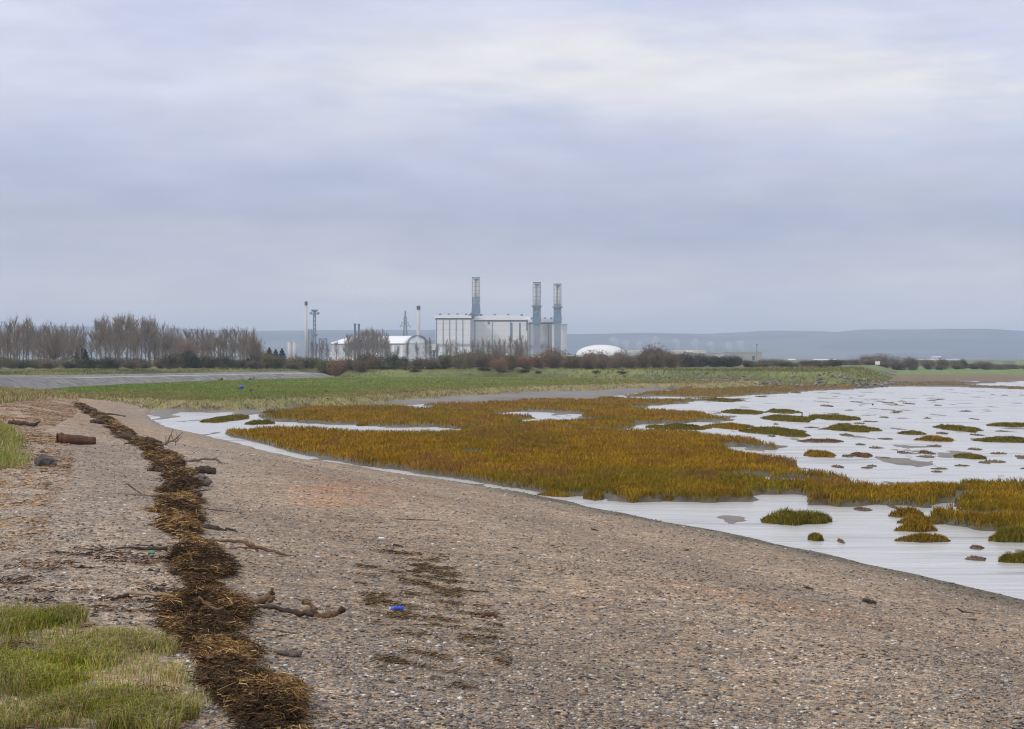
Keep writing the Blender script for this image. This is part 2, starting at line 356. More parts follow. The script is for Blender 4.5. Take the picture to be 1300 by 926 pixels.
# meadow grass
X_, Y_ = sample(320000, -.30, .20, 120, 345); z_, r_, ds_, df_, db_, ms_ = height(X_, Y_, True)
m = (r_ == 3); X_, Y_, z_, df_ = X_[m], Y_[m], z_[m], df_[m]; n = len(X_); pt = fbm(X_ * .1, Y_ * .06, 4)
c = pal(n, [(.15, .22, .035), (.18, .25, .045), (.12, .17, .03)]); tn = pal(n, [(.30, .25, .12), (.24, .20, .08), (.20, .18, .06)])
t = np.clip(ss((pt - .45) * 6) * .35 + .55 * ss((X_ / Y_ * F + CX - 560) / 260) + ss(1 - (df_ - 1) / (9 + 10 * pt)) * .85, 0, 1)[:, None]
tag(blades(X_, Y_, z_, .06 + .10 * RNG.random(n) + .1 * t[:, 0],   .0003 * Y_, .5 + RNG.random(n) * .4, c * (1 - t) + tn * t, 'meadow_grass', M_blade), 'short bright green meadow grass fringed with straw coloured stems before the sea wall', 'grass', kind='stuff')
# rough bank vegetation
X_, Y_ = sample(240000, -.30, .22, 150, 400); z_, r_, ds_, df_, db_, ms_ = height(X_, Y_, True)
m = (r_ == 4) & (db_ < 26) & ((X_ > -.088 * Y_) | (db_ > 10)); X_, Y_, z_, db_ = X_[m], Y_[m], z_[m], db_[m]; n = len(X_)
pt = fbm(X_ * .08, Y_ * .08 + 7, 4); u = X_ / Y_ * F + CX
c = pal(n, [(.24, .23, .07), (.28, .26, .08), (.19, .2, .06)]); dk = pal(n, [(.10, .12, .04), (.12, .125, .045)])
t = np.clip(ss((pt - .45) * 6) * .6 + ss((540 - u) / 60) * ss((u - 425) / 10), 0, 1)[:, None]
tag(blades(X_, Y_, z_, .15 + .35 * RNG.random(n) * (.4 + t[:, 0]),   .0003 * Y_, .7 + RNG.random(n) * .4, c * (1 - t) + dk * t, 'bank_grass', M_blade), 'rough olive grass and brambles on the bank below the hedge', 'grass', kind='stuff')
# near grass banks (left)
def ppoly(*pts): return np.array([at(a, b).xy[:] for a, b in pts])
GB1 = ppoly((-60, 762), (0, 766), (40, 772), (90, 780), (130, 786), (165, 803), (195, 822), (225, 838), (240, 880), (232, 935), (150, 935), (-60, 935))
GB2 = ppoly((-60, 535), (0, 540), (22, 552), (30, 570), (26, 590), (10, 600), (-60, 605))
GB3 = ppoly((-60, 497), (0, 494.5), (60, 497.5), (108, 502), (100, 507), (60, 506), (30, 510), (-60, 516))
def near_grass(pg, n, h0, h1, w, cs, name, label, lean=(.6, 1.0), windx=.5):
    lo, hi = pg.min(0), pg.max(0); X = RNG.uniform(lo[0], hi[0], n); Y = RNG.uniform(lo[1], hi[1], n)
    wob = (fbm(X * 1.5, Y * 1.2) - .5) * .8; s = sdf(X + wob, Y + wob, pg); cl = fbm(X * 2.2 + 5, Y * 1.6, 3)
    m = (s > 0) & (RNG.random(n) < .12 + 1.3 * ss((cl - .40) * 5)); X, Y, cl, s = X[m], Y[m], cl[m], s[m]; n = len(X)
    c = pal(n, cs); st = pal(n, [(.42, .34, .18), (.35, .29, .13)]); t = (ss(1 - s / .8) * .4 + ss((fbm(X * .9, Y * .9) - .5) * 5) * .35 > RNG.random(n))[:, None]
    return tag(blades(X, Y, height(X, Y), (h0 + (h1 - h0) * RNG.random(n)) * (.5 + cl), w, lean[0] + (lean[1] - lean[0]) * RNG.random(n), np.where(t, st, c), name, M_blade, .9), label, 'grass', kind='stuff')
near_grass(GB1, 170000, .03, .17, .005, [(.32, .32, .035), (.24, .29, .025), (.42, .35, .08), (.13, .21, .015), (.30, .19, .06), (.10, .12, .02)], 'bank_turf', 'long yellow green grass on the bank in the bottom left corner')
near_grass(GB2, 70000, .18, .42, .014, [(.24, .27, .04), (.30, .30, .05), (.14, .22, .03)], 'tussock_grass', 'long yellowish grass tussock at the left edge above the dry litter')
near_grass(GB3, 40000, .2, .45, .06, [(.28, .25, .08), (.36, .27, .13), (.2, .21, .06)], 'fringe_grass', 'straw coloured grass fringe between the shingle and the stone sea wall')
# ---------------------------------------------------------------- stones on the beach
ico = bpy.data.meshes.new('t'); import bmesh
bm = bmesh.new(); bmesh.ops.create_icosphere(bm, subdivisions=1, radius=1); IV = np.array([v.co[:] for v in bm.verts]); IF = np.array([[v.index for v in f.verts] for f in bm.faces]); bm.free(); bpy.data.meshes.remove(ico)
def stones(n, y0, y1, r0, r1, name, label):
    X, Y = sample(n, -.34, .34, y0, y1); z, r_, ds_, df_, db_, ms_ = height(X, Y, True)
    m = (r_ == 1) & (sdf(X, Y, GB1) < 0); X, Y, z = X[m], Y[m], z[m]; n = len(X)
    rr = r0 + (r1 - r0) * RNG.random(n) ** 3; rr = rr * (1 + Y / 60)
    S = rr[:, None] * np.stack([RNG.uniform(.8, 1.4, n), RNG.uniform(.7, 1.2, n), RNG.uniform(.35, .6, n)], 1)
    a = RNG.random(n) * 6.28; L = IV[None] * (1 + .18 * RNG.standard_normal((n, 12, 1))) * S[:, None]
    cx, sx = np.cos(a)[:, None], np.sin(a)[:, None]
    Vs = np.stack([L[..., 0] * cx - L[..., 1] * sx + X[:, None], L[..., 0] * sx + L[..., 1] * cx + Y[:, None], L[..., 2] + (z + S[:, 2] * .35)[:, None]], -1).reshape(-1, 3)
    c = pal(n, [(.24, .22, .21), (.30, .27, .25), (.20, .18, .17), (.42, .36, .29), (.27, .25, .25), (.32, .22, .15), (.58, .55, .5), (.08, .075, .07), (.10, .09, .08), (.25, .21, .18), (.16, .14, .13), (.33, .27, .2)], .15)
    c = c * np.where(ds_[m] < .7 + 1.2 * RNG.random(n), .5, 1)[:, None]; o = mesh_obj(name, Vs, (np.arange(n)[:, None, None] * 12 + IF[None]).reshape(-1, 3), M_stone, cols=np.repeat(c, 12, 0), smooth=True)
    return tag(o, label, 'pebbles', kind='stuff')
stones(130000, 10, 75, .005, .018, 'pebbles', 'small grey and tan pebbles strewn over the shingle beach')
# ---------------------------------------------------------------- wrack line and litter
def straws(X, Y, Zc, L, w, tilt, cols):
    n = len(X); a = RNG.normal(0, .9, n); e = tilt * RNG.standard_normal(n)
    dx, dy, dz = np.cos(a) * np.cos(e), np.sin(a) * np.cos(e), np.sin(e); C = np.stack([X, Y, Zc], 1); D = np.stack([dx, dy, dz], 1) * (L / 2)[:, None]
    S = np.stack([-np.sin(a), np.cos(a), RNG.normal(0, .8, n)], 1); S /= np.linalg.norm(S, axis=1)[:, None]; S *= (w / 2)[:, None]
    B = np.stack([RNG.normal(0, .12, n) * L, RNG.normal(0, .12, n) * L, np.abs(RNG.normal(0, .1, n)) * L], 1)
    Vv = np.stack([C - D - S, C - D + S, C + B + S, C + B - S, C + D + S * .4, C + D - S * .4], 1).reshape(-1, 3)
    i = np.arange(n)[:, None] * 6
    return Vv, [i + np.array([[0, 1, 2, 3]]), i + np.array([[3, 2, 4, 5]])], np.repeat(cols, 6, 0)
WK = [(98, 514, 10), (125, 529, 15), (150, 545, 18), (175, 561, 22), (203, 578, 26), (226, 598, 34), (235, 618, 38), (222, 642, 44), (225, 665, 44), (250, 688, 42), (262, 715, 42), (262, 745, 42), (262, 770, 62), (262, 800, 66), (285, 836, 70), (320, 885, 70), (360, 940, 70)]
wc = [(at(a, b), hw) for a, b, hw in WK]
WT = np.array([i for i in range(len(wc))], float); WXY = np.array([c[0].xy[:] for c in wc]); WW = .84 * np.array([c[1] / F * c[0].y for c in wc])
arc = np.concatenate([[0], np.cumsum(np.linalg.norm(np.diff(WXY, axis=0), axis=1))])
def wr_h(s, v, X, Y):
    """pile height at arc s, cross position v (-1..1)"""
    cl = fbm(X * 1.5 + 3, Y * .8, 4); edge = .95 - np.abs(v + .9 * (fbm(X * .3, Y * .45 + 20, 2) - .5)) ** 1.6 - 2.6 * (fbm(X * 1.9 + 70, Y * .42, 5) - .47) - 1.6 * (fbm(X * .7 + 30, Y * 1.6, 4) - .5) - .10
    return (.03 + .30 * np.clip(cl - .33, 0, 1)) * ss(edge * 1.5)
ns, nv = 900, 56
tt = np.interp(np.linspace(0, 1, ns), np.linspace(0, 1, len(WT)), WT); vv = np.linspace(-2.0, 2.0, nv)
cX = np.interp(tt, WT, WXY[:, 0]); cY = np.interp(tt, WT, WXY[:, 1]); cW = np.interp(tt, WT, WW)
X = cX[:, None] + cW[:, None] * vv[None]; Y = np.repeat(cY[:, None], nv, 1)
hgt = wr_h(None, np.repeat(vv[None], ns, 0), X, Y); g = height(X, Y)
Zm = g + hgt * (.6 + .7 * vn(X * 14, Y * 14)) - .02
Vm = np.stack([X.ravel(), Y.ravel(), Zm.ravel()], 1); ii = np.arange(ns * nv).reshape(ns, nv)
Qm = np.stack([ii[:-1, :-1], ii[:-1, 1:], ii[1:, 1:], ii[1:, :-1]], -1).reshape(-1, 4)
cmn = np.where((vn(X.ravel() * 9, Y.ravel() * 9) > .5)[:, None], [.028, .018, .011], [.06, .036, .017])
nst = 150000; t = RNG.random(nst) * (len(WT) - 1); v = np.clip(RNG.normal(0, .75, nst), -2.2, 2.2)
sx = np.interp(t, WT, WXY[:, 0]) + np.interp(t, WT, WW) * v + RNG.normal(0, .05, nst); sy = np.interp(t, WT, WXY[:, 1]) + RNG.normal(0, .05, nst)
sh = wr_h(None, v, sx, sy); keep = sh > .004 + .020 * (RNG.random(nst) < .86); sx, sy, sh = sx[keep], sy[keep], sh[keep]; n = len(sx)
clump = fbm(sx * 2.4 + 8, sy * 1.5, 4) + 1.6 * (sh - .065)
cc = np.where((clump + .16 * RNG.standard_normal(n) > .60)[:, None], pal(n, [(.34, .20, .07), (.24, .13, .045), (.42, .28, .13), (.18, .10, .04)], .25), pal(n, [(.07, .04, .018), (.035, .022, .012), (.02, .014, .01), (.13, .07, .03)]))
sc_ = .6 + sy / 40
Vs, Fs, Cs = straws(sx, sy, height(sx, sy) + sh * RNG.uniform(.5, 1.1, n) + .008, (.05 + .13 * RNG.random(n) ** 2) * sc_, (.004 + .005 * RNG.random(n)) * sc_, .28, cc)
o = mesh_obj('wrack', np.vstack([Vm, Vs]), [Qm] + [f + len(Vm) for f in Fs], M_straw, cols=np.vstack([cmn, Cs]))
tag(o, 'long tangled brown seaweed and straw wrack heaped down the shingle beach', 'seaweed wrack', kind='stuff')
def litter(pg, n, L, w, cs, name, label, cat, dens=1.0, fs=(1.2, .9), thr=.42):
    lo, hi = pg.min(0), pg.max(0); X = RNG.uniform(lo[0], hi[0], n); Y = RNG.uniform(lo[1], hi[1], n)
    m = (sdf(X, Y, pg) > 0) & (RNG.random(n) < dens * ss((fbm(X * fs[0], Y * fs[1], 4) - thr) * 8)); X, Y = X[m], Y[m]; n = len(X)
    Vs, Fs, Cs = straws(X, Y, height(X, Y) + .008 + .02 * RNG.random(n), L * (.4 + 1.2 * RNG.random(n) ** 2), w * (.6 + .8 * RNG.random(n)), .08, pal(n, cs, .25))
    return tag(mesh_obj(name, Vs, Fs, M_straw, cols=Cs), label, cat, kind='stuff')
litter(ppoly((-60, 512), (40, 505), (100, 506), (95, 530), (60, 548), (95, 575), (90, 610), (70, 640), (60, 690), (-60, 720)), 220000, .15, .016, [(.34, .19, .08), (.25, .13, .06), (.42, .28, .14), (.12, .07, .04)], 'reed_litter', 'reddish brown dry reed litter spread over the upper beach at left', 'plant litter', 1, (.6, .5), .36)
litter(ppoly((480, 700), (560, 705), (640, 790), (650, 850), (600, 880), (480, 860), (470, 780), (440, 730)), 60000, .08, .007, [(.07, .04, .02), (.03, .022, .014), (.20, .12, .05), (.12, .08, .02)], 'seaweed_scraps', 'thin dark seaweed scraps lying across the shingle beside the blue bottle', 'seaweed', .5, (2.8, 3.6), .50)
litter(ppoly((90, 512), (150, 540), (260, 590), (300, 640), (330, 700), (350, 760), (420, 850), (420, 935), (200, 935), (160, 800), (140, 740), (140, 640), (140, 560), (70, 520)), 60000, .10, .009, [(.10, .05, .025), (.05, .03, .018), (.24, .14, .06), (.035, .025, .018), (.3, .2, .1)], 'wrack_scraps', 'loose stalks and dark weed scraps fringing both sides of the wrack', 'seaweed', .9, (1.1, 2.2), .42)
litter(ppoly((430, 690), (260, 640), (500, 660), (760, 700), (1000, 740), (1300, 800), (1300, 935), (420, 935), (420, 720)), 40000, .06, .008, [(.08, .05, .03), (.05, .035, .03), (.16, .09, .05)], 'twig_litter', 'scattered small dark twigs on the open shingle', 'twigs', .5, (1.2, 3), .5)
litter(ppoly((60, 700), (230, 690), (230, 780), (180, 790), (0, 760), (0, 700)), 12000, .10, .014, [(.06, .04, .03), (.03, .025, .02), (.2, .1, .05)], 'seaweed_strands', 'short dark seaweed strands on the grey shingle left of the wrack', 'seaweed', .6, (1.2, 3.2), .5)
litter(ppoly((60, 790), (150, 800), (215, 840), (240, 935), (-40, 935), (-40, 800)), 26000, .09, .008, [(.16, .09, .05), (.1, .06, .035), (.25, .15, .09), (.3, .25, .2)], 'dead_stems', 'dead brown stems lying in the grass of the bottom left bank', 'plant litter', .8, (2, 2), .5)
# ---------------------------------------------------------------- driftwood
def wood_mat(name, a, b_, rough=.85):
    m, nt, b = newmat(name); tc = N(nt, 'ShaderNodeTexCoord'); mp = N(nt, 'ShaderNodeMapping'); mp.inputs['Scale'].default_value = (4, 14, 14); nt.links.new(tc.outputs['Object'], mp.inputs[0])
    n = N(nt, 'ShaderNodeTexNoise', Scale=2.0, Detail=6.0, Roughness=.65); nt.links.new(mp.outputs[0], n.inputs['Vector'])
    nt.links.new(ramp(nt, n.outputs[0], [(.3, a), (.65, b_)]), b.inputs['Base Color']); b.inputs['Roughness'].default_value = rough
    bp = N(nt, 'ShaderNodeBump', Strength=.8, Distance=.02); nt.links.new(n.outputs[0], bp.inputs['Height']); nt.links.new(bp.outputs[0], b.inputs['Normal'])
    return m
W_dark = wood_mat('dark_wood', (.02, .015, .012), (.075, .05, .035)); W_brown = wood_mat('brown_wood', (.06, .035, .02), (.22, .13, .07))
W_pale = wood_mat('pale_wood', (.2, .13, .08), (.42, .31, .2)); W_red = wood_mat('reddish_wood', (.04, .018, .012), (.17, .075, .04)); W_grey = wood_mat('grey_wood', (.09, .07, .06), (.2, .16, .14))
def drift(name, label, base, chains, mat, group=None, cat='driftwood', extra=None, lift=0):
    """chains: list of ([(px,py,dy)], [radius px]) read off the photo at the distance of the base"""
    B = at(*base); mb = MB()
    def W(p): Yp = B.y + p[2]; return ((p[0] - CX) / F * Yp, Yp, H - (p[1] - HY) / F * Yp)
    for pts, rad in chains:
        Pn = [W(p) for p in pts]; k = max(2, int((len(Pn) - 1) * 5))
        ti = np.linspace(0, len(Pn) - 1, k + 1); A = np.array(Pn); Pi = np.stack([np.interp(ti, range(len(Pn)), A[:, j]) for j in range(3)], 1)
        Ri = np.interp(ti, range(len(Pn)), rad) / F * B.y
        Pi[1:-1] += RNG.normal(0, 1, (len(Pi) - 2, 3)) * Ri[1:-1, None] * (.2 if max(rad) < 5 else .09)
        gl = height(Pi[:, 0], Pi[:, 1]); Pi[:, 2] = np.maximum(Pi[:, 2], gl + Ri * .35) + lift
        mb.tube(Pi, Ri * (1 + .12 * RNG.standard_normal(len(Ri))), 10, .16)
    o = mb.build(name, mat, loc=tuple(B), smooth=True); tag(o, label, cat, group)
    if extra: extra(o, B, W)
    return o
drift('driftwood_log', 'thick rusty brown log lying on the upper shingle left of the wrack', (97, 566), [([(73, 557, 0), (85, 558, 0), (121, 560, .3)], [6.5, 6, 5.5])], W_red, extra=lambda o, B, W: (MB().tube([W((72.2, 557, -.02)), W((73.2, 557, -.02))], [.16, .17], 12, .1).build('cut_end', W_brown, None, tuple(B)).__setattr__('parent', o), setattr(o.children[0], 'location', (0, 0, 0))))
drift('driftwood_branch', 'black crooked driftwood trunk with upturned end near the tussock grass', (28, 541), [([(11, 536, .4), (22, 537, .2), (34, 538, 0), (43, 540, 0), (51, 535, 0)], [2.5, 3, 2.2, 2.5, .8])], W_dark)
drift('driftwood_log', 'short dark log beside the wrack, right of the long thin branch start', (123, 538), [([(114, 536, 0), (123, 535.5, 0), (132, 537, .1)], [2.5, 3.4, 2.5])], W_dark)
drift('driftwood_branch', 'long thin dark branch pointing down to the mudflat at the far end of the wrack', (140, 528), [([(108, 517, .5), (118, 521, .3), (128, 525, 0), (145, 526.5, 0), (160, 528.5, 0)], [1.2, 1.2, 1.2, 1, .7]), ([(103, 519, .6), (112, 519, .5), (122, 523.5, .2)], [.8, 1, .7])], W_dark)
drift('driftwood_log', 'long low dark log along the wrack with a reddish broken middle', (180, 562), [([(150, 553, .6), (165, 555, .3), (182, 560, 0), (196, 561, 0), (205, 565, 0)], [3, 3.5, 4, 4.5, 2])], W_dark)
drift('driftwood_branch', 'twiggy upright branch sticking out of the wrack below the pool', (214, 566), [([(196, 563, 0), (208, 566, 0), (213, 560, 0), (220, 545, .1)], [1.6, 1.6, 1.2, .4]), ([(212, 562, 0), (222, 558, 0), (232, 549, 0)], [1.2, 1, .4]), ([(216, 561, 0), (225, 560, -.1), (231, 553, -.1)], [1, .9, .4]), ([(223, 559, 0), (223, 566, -.1)], [.8, .5]), ([(219, 557, 0), (217, 551, 0)], [.7, .4]), ([(226, 559, 0), (224, 550, 0)], [.7, .3]), ([(210, 563, 0), (211, 553, .1)], [.7, .3]), ([(213, 562, 0), (212, 567, -.1)], [.8, .5])], W_grey)
drift('driftwood_branch', 'long curved bare branch right of the wrack, above the black log', (262, 588), [([(236, 587, 0), (245, 584.5, 0), (262, 583, 0), (273, 583, 0), (280, 587, 0), (289, 591, 0)], [1.3, 1.6, 1.6, 1.5, 1.2, .7]), ([(275, 584, 0), (274, 581, 0)], [.9, .4])], W_grey)
drift('driftwood_stump', 'small round black stump at the left end of the curved branch', (230, 591), [([(226, 587.5, 0), (230, 587, 0), (234.5, 587.5, 0)], [2.5, 3.8, 2.5])], W_dark)
drift('driftwood_log', 'short thick black log on bare shingle under the curved branch', (261, 602), [([(248, 596, 0), (255, 596.5, 0), (264, 597, 0), (274, 598.5, 0)], [3, 4.2, 5, 4])], W_dark)
drift('driftwood_stump', 'weathered grey brown stump at the right edge of the wrack', (255, 617), [([(238, 610, .1), (250, 612, 0), (262, 613, 0), (269, 611, 0)], [4, 7, 6, 2.5]), ([(246, 608, .1), (256, 604, 0), (264, 607, 0)], [3, 3, 1.5]), ([(240, 604, .1), (243, 600, .1)], [1.5, .6])], W_grey)
drift('driftwood_log', 'dark broken log poking right from the wrack below the grey stump', (250, 632), [([(228, 628, .2), (240, 628, 0), (256, 630, 0)], [2, 3, 3.2]), ([(240, 627, 0), (256, 623, 0), (268, 622, 0)], [1.2, 1, .4])], W_dark)
drift('driftwood_branch', 'thin forked stick leaning at the left edge of the wrack', (170, 629), [([(160, 614, .1), (170, 621, .1), (180, 628, .1)], [.8, 1, .8]), ([(145, 630, 0), (165, 631, 0), (185, 630, 0), (205, 629, 0)], [.5, .8, 1.4, 1])], W_brown)
drift('driftwood_log', 'dark blackened log buried across the lower wrack', (280, 674), [([(246, 667, .2), (262, 669, .1), (275, 672, 0), (288, 675, 0)], [3, 3.5, 3, 1.5])], W_dark)
drift('driftwood_branch', 'small dark stick on sand right of the blackened log', (293, 675), [([(286, 671, 0), (293, 672.5, 0), (301, 675, 0)], [1, 1.6, .7])], W_dark)
drift('driftwood_stick', 'thin straight reddish stick on the sandy patch', (277, 650), [([(259, 646, 0), (277, 648, 0), (294, 650, 0)], [.6, .8, .5])], W_red)
drift('driftwood_branch', 'long forked branch reaching right from the wrack across the shingle', (330, 702), [([(270, 686.5, 0), (290, 687, 0), (308, 687, 0), (320, 693, 0), (340, 699, 0), (360, 704, 0), (376, 711, 0)], [1.4, 1.7, 2.2, 2.4, 2, 1.6, .9]), ([(290, 698, 0), (305, 695, 0), (322, 696, 0), (328, 700, 0)], [.8, 1, 1.2, 1.4]), ([(326, 700, 0), (325, 693, 0)], [1.3, .6])], W_brown)
drift('driftwood_branch', 'dark straight branch crossing the left edge of the wrack', (180, 699), [([(148, 696, 0), (165, 695, 0), (185, 697, 0), (212, 697, 0)], [1, 1.4, 1.8, 2.4])], W_dark)
drift('driftwood_pole', 'long smooth pale pole lying across the wrack', (210, 766), [([(160, 762, 0), (166, 764, 0), (185, 764.5, 0), (205, 763, 0), (230, 761, 0), (250, 760, 0), (257, 764, 0)], [1.6, 2.2, 2.3, 2.3, 2.2, 2, 1])], W_pale, lift=.06)
drift('driftwood_clump', 'shaggy black root clump at the left end of the pale pole', (156, 762), [([(146, 760, 0), (152, 758, 0), (160, 757, 0), (167, 759, 0)], [1, 2.2, 2.6, 1.2])], W_dark)
drift('driftwood_clump', 'small black wood lump just left of the wrack above the pale pole', (210, 758), [([(203, 751, 0), (208, 753, 0), (216, 755.5, 0)], [1.6, 2.6, 1.2])], W_dark)
drift('driftwood_root', 'upright twisted dark root with knotted top on the wrack right edge', (336, 768), [([(303, 767, 0), (318, 768, 0), (332, 763, 0), (343, 757, 0), (346, 747, 0)], [2, 3, 4, 4.5, 1.8]), ([(341, 762, 0), (347, 759, -.03)], [4, 3]), ([(332, 764, 0), (340, 755, .03), (345, 750, .03)], [3, 2.5, 1])], W_brown)
drift('driftwood_branch', 'low dark branch linking the twisted root and the forked trunk', (350, 780), [([(312, 777, 0), (328, 771, 0), (345, 771, 0), (365, 776, 0), (385, 779, 0), (398, 781, 0)], [1.5, 2, 2.5, 3.4, 4, 3])], W_dark)
drift('forked_driftwood', 'forked driftwood trunk with black knobbed end on the open shingle', (415, 786), [([(388, 787, 0), (400, 785, 0), (415, 782, 0), (428, 778, 0), (434, 775, 0)], [1.5, 3.6, 4.6, 3.6, 3.6]), ([(383, 764, .04), (390, 766, .03), (397, 775, .02), (405, 783, 0)], [3, 4.4, 4.6, 3])], W_brown, extra=lambda o, B, W: [(MB().tube([W(a) for a in p], r, 10, .15).build(nm, mt, o, None, True), None) for nm, mt, p, r in []])
_tr = [o for o in bpy.data.objects if o.name.startswith('forked_driftwood')][0]
def sub(o, name, mat, pts, rad, Yb):
    A = [((a - CX) / F * (Yb + d), Yb + d, H - (b - HY) / F * (Yb + d)) for a, b, d in pts]
    m = MB().tube(A, [r / F * Yb for r in rad], 10, .14); c = m.build(name, mat, None, tuple(o.location), True); c.parent = o; c.location = (0, 0, 0); return c
sub(_tr, 'cut_face', W_pale, [(389, 773, -.05), (390, 775, -.075)], [5.5, 4.2], _tr.location.y)
sub(_tr, 'knob', W_dark, [(430, 777, 0), (434, 773.5, -.01), (438, 776, 0)], [3.4, 4.6, 3], _tr.location.y)
drift('driftwood_root', 'dark pointed driftwood chunk lying at the foot of the wrack', (368, 834), [([(346, 826, 0), (356, 828, 0), (368, 830, 0), (378, 831, 0), (385, 825, 0)], [1.2, 3.5, 5, 4.5, .8])], W_grey)
drift('driftwood_stick', 'thin straight twig beside the wrack below the forked trunk', (360, 804), [([(335, 802, 0), (350, 802, 0), (365, 804, 0), (380, 804, 0)], [1.4, 1, 1, .5])], W_dark)
drift('driftwood_branch', 'curved branch lying over the lower wrack', (275, 790), [([(252, 772, .05), (262, 782, .03), (275, 790, 0), (284, 786, 0)], [1.6, 2, 2, 1.2])], W_brown, lift=.10)
drift('driftwood_stick', 'thin dark stick right of the seaweed scraps', (600, 752), [([(580, 748.5, 0), (600, 750.5, 0), (622, 752, 0)], [.5, .9, .8])], W_dark)
drift('driftwood_stick', 'short dark stick on the shingle left of the brown weed tuft', (588, 736), [([(551, 731, 0), (560, 732, 0), (568, 734, 0)], [.7, 1, .5])], W_dark)
drift('driftwood_stick', 'short black stick nearest below the seaweed scraps', (598, 822), [([(592, 819.5, 0), (598, 821, 0), (605, 822, 0)], [1.2, 1.6, .8])], W_dark)
drift('driftwood_lump', 'rectangular dark wood lump below the reddish weed tuft', (623, 811), [([(617, 809, 0), (623, 809, 0), (630, 808, 0)], [1.8, 2, 1.8])], W_brown)
drift('driftwood_stick', 'pale reddish stick with a bent end below the weed', (670, 820), [([(630, 815, 0), (655, 818, 0), (672, 820, 0), (684, 817, 0)], [.5, .7, 1.1, .6])], W_red)
drift('driftwood_log', 'dark oval wood piece on open shingle at lower right', (1103, 767), [([(1095.5, 762, 0), (1103, 763.5, 0), (1112, 765.5, 0)], [1.8, 2.8, 2])], W_dark)
drift('driftwood_stick', 'small black splinter left of the dark oval piece', (1026, 748), [([(1021, 745.5, 0), (1026, 746.5, 0), (1033, 748, 0)], [.8, 1.4, .6])], W_dark)
drift('driftwood_stick', 'curved black twig on shingle near the right edge', (1228, 779), [([(1215, 772.5, 0), (1222, 776.5, 0), (1232, 778.5, 0), (1243, 779, 0)], [.9, 1.2, 1, .5])], W_dark)
drift('driftwood_stick', 'tiny brown bit of wood under the curved twig', (1235, 788), [([(1228, 788, 0), (1235, 787, 0), (1240, 787.5, 0)], [.6, 1.6, .8])], W_red)
drift('seaweed_tuft', 'reddish brown weed tuft at the right end of the scraps', (622, 786), [([(611, 783, 0), (620, 780, 0), (631, 784, 0)], [1.2, 3.4, 2]), ([(598, 786, 0), (610, 787, 0), (620, 789, 0)], [.6, 1.2, .8]), ([(615, 779, 0), (628, 778, .02)], [1.5, .8])], W_red, cat='seaweed')
drift('driftwood_lump', 'small black lump on the shingle beneath the middle waterline', (871, 700), [([(868, 700, 0), (871, 699, 0), (875, 698, 0)], [.8, 1.5, 1])], W_dark)
for k, (a, b, L, lb) in enumerate([(530, 661, 60, 'long thin stick across the middle shingle'), (655, 697, 8, 'tiny black twig at the centre of the beach'), (655, 739, 26, 'faint straight twig on shingle right of the weed'), (755, 674, 9, 'small dark twig just below the marsh waterline'), (505, 694, 12, 'small dark seaweed blob above the weed scraps'), (525, 727, 20, 'flat black seaweed strip heading the scraps')]):
    w = 1.2 if k in (1, 3) else (2.0 if k > 3 else .7)
    drift('driftwood_stick', lb, (a, b), [([(a - L / 2, b - 2, 0), (a, b - 1, 0), (a + L / 2, b, 0)], [w * .6, w, w * .5])], W_dark)
# rock on upper beach
def rock_mesh(r, seed, sub=3, flat=.7, amp=.35):
    bm = bmesh.new(); bmesh.ops.create_icosphere(bm, subdivisions=sub, radius=r); rs = np.random.default_rng(seed)
    pl = [(Vector(rs.normal(0, 1, 3)).normalized(), rs.uniform(.55, .9) * r) for _ in range(9)]
    for v in bm.verts:
        for nrm, d in pl:
            e = v.co.dot(nrm) - d
            if e > 0: v.co -= nrm * e
        v.co *= 1 + amp * .2 * rs.normal(); v.co.z *= flat
    me = bpy.data.meshes.new('rock'); bm.to_mesh(me); bm.free(); return me
M_rock = solid('rock', (.22, .20, .185), .85, (3, .45), .5); M_rockd = solid('dark_rock', (.085, .08, .07), .85, (5, .7), .6); M_rockb = solid('brown_rock', (.2, .16, .12), .85, (3, .45), .5)
B = at(58, 592); me = rock_mesh(.32, 3, 3, .55, .3); me.materials.append(M_rockd); o = bpy.data.objects.new('boulder', me); COL.objects.link(o); o.location = (B.x, B.y, B.z + .09); o.scale = (.27 * B.y / 14.5, .7, 1)
tag(o, 'dark pitted boulder on the litter strewn upper shingle', 'rock')
# bottles and litter
def plastic(name, rgb): m, nt, b = newmat(name); b.inputs['Base Color'].default_value = (*rgb, 1); b.inputs['Roughness'].default_value = .3; return m
P_blue = plastic('blue_plastic', (.01, .06, .5)); P_white = plastic('white_plastic', (.75, .76, .8)); P_green = plastic('green_plastic', (.05, .3, .18)); P_yel = plastic('yellow_plastic', (.5, .38, .1))
def bottle(px, py, wpx, mat, capm, label, rz):
    B = at(px, py); L = wpx / F * B.y; r = L * .17; t = empty('plastic_bottle', (B.x, B.y, B.z + r * .9), rz); tag(t, label, 'bottle')
    prof = [(-.5, .3), (-.49, .95), (-.44, 1), (-.2, 1), (-.17, .9), (-.13, 1), (.1, 1), (.22, .85), (.33, .45), (.38, .36)]
    MB().tube([(a * L, 0, 0) for a, _ in prof], [b * r for _, b in prof], 14).build('body', mat, t, None, True)
    MB().tube([(.38 * L, 0, 0), (.39 * L, 0, 0), (.47 * L, 0, 0), (.475 * L, 0, 0)], [.38 * r, .46 * r, .46 * r, .3 * r], 12).build('cap', capm, t, None, True)
bottle(503, 776, 19, P_blue, P_white, 'blue plastic bottle on open shingle at centre bottom', math.pi)
bottle(271, 716, 10, P_white, P_blue, 'white plastic bottle caught on the wrack right side', .6)
bottle(193, 704, 11, P_green, P_white, 'green plastic bottle on shingle at the wrack left edge', .2)
bottle(403, 708, 6, P_white, P_white, 'tiny white bottle on shingle right of the long forked branch', .1)
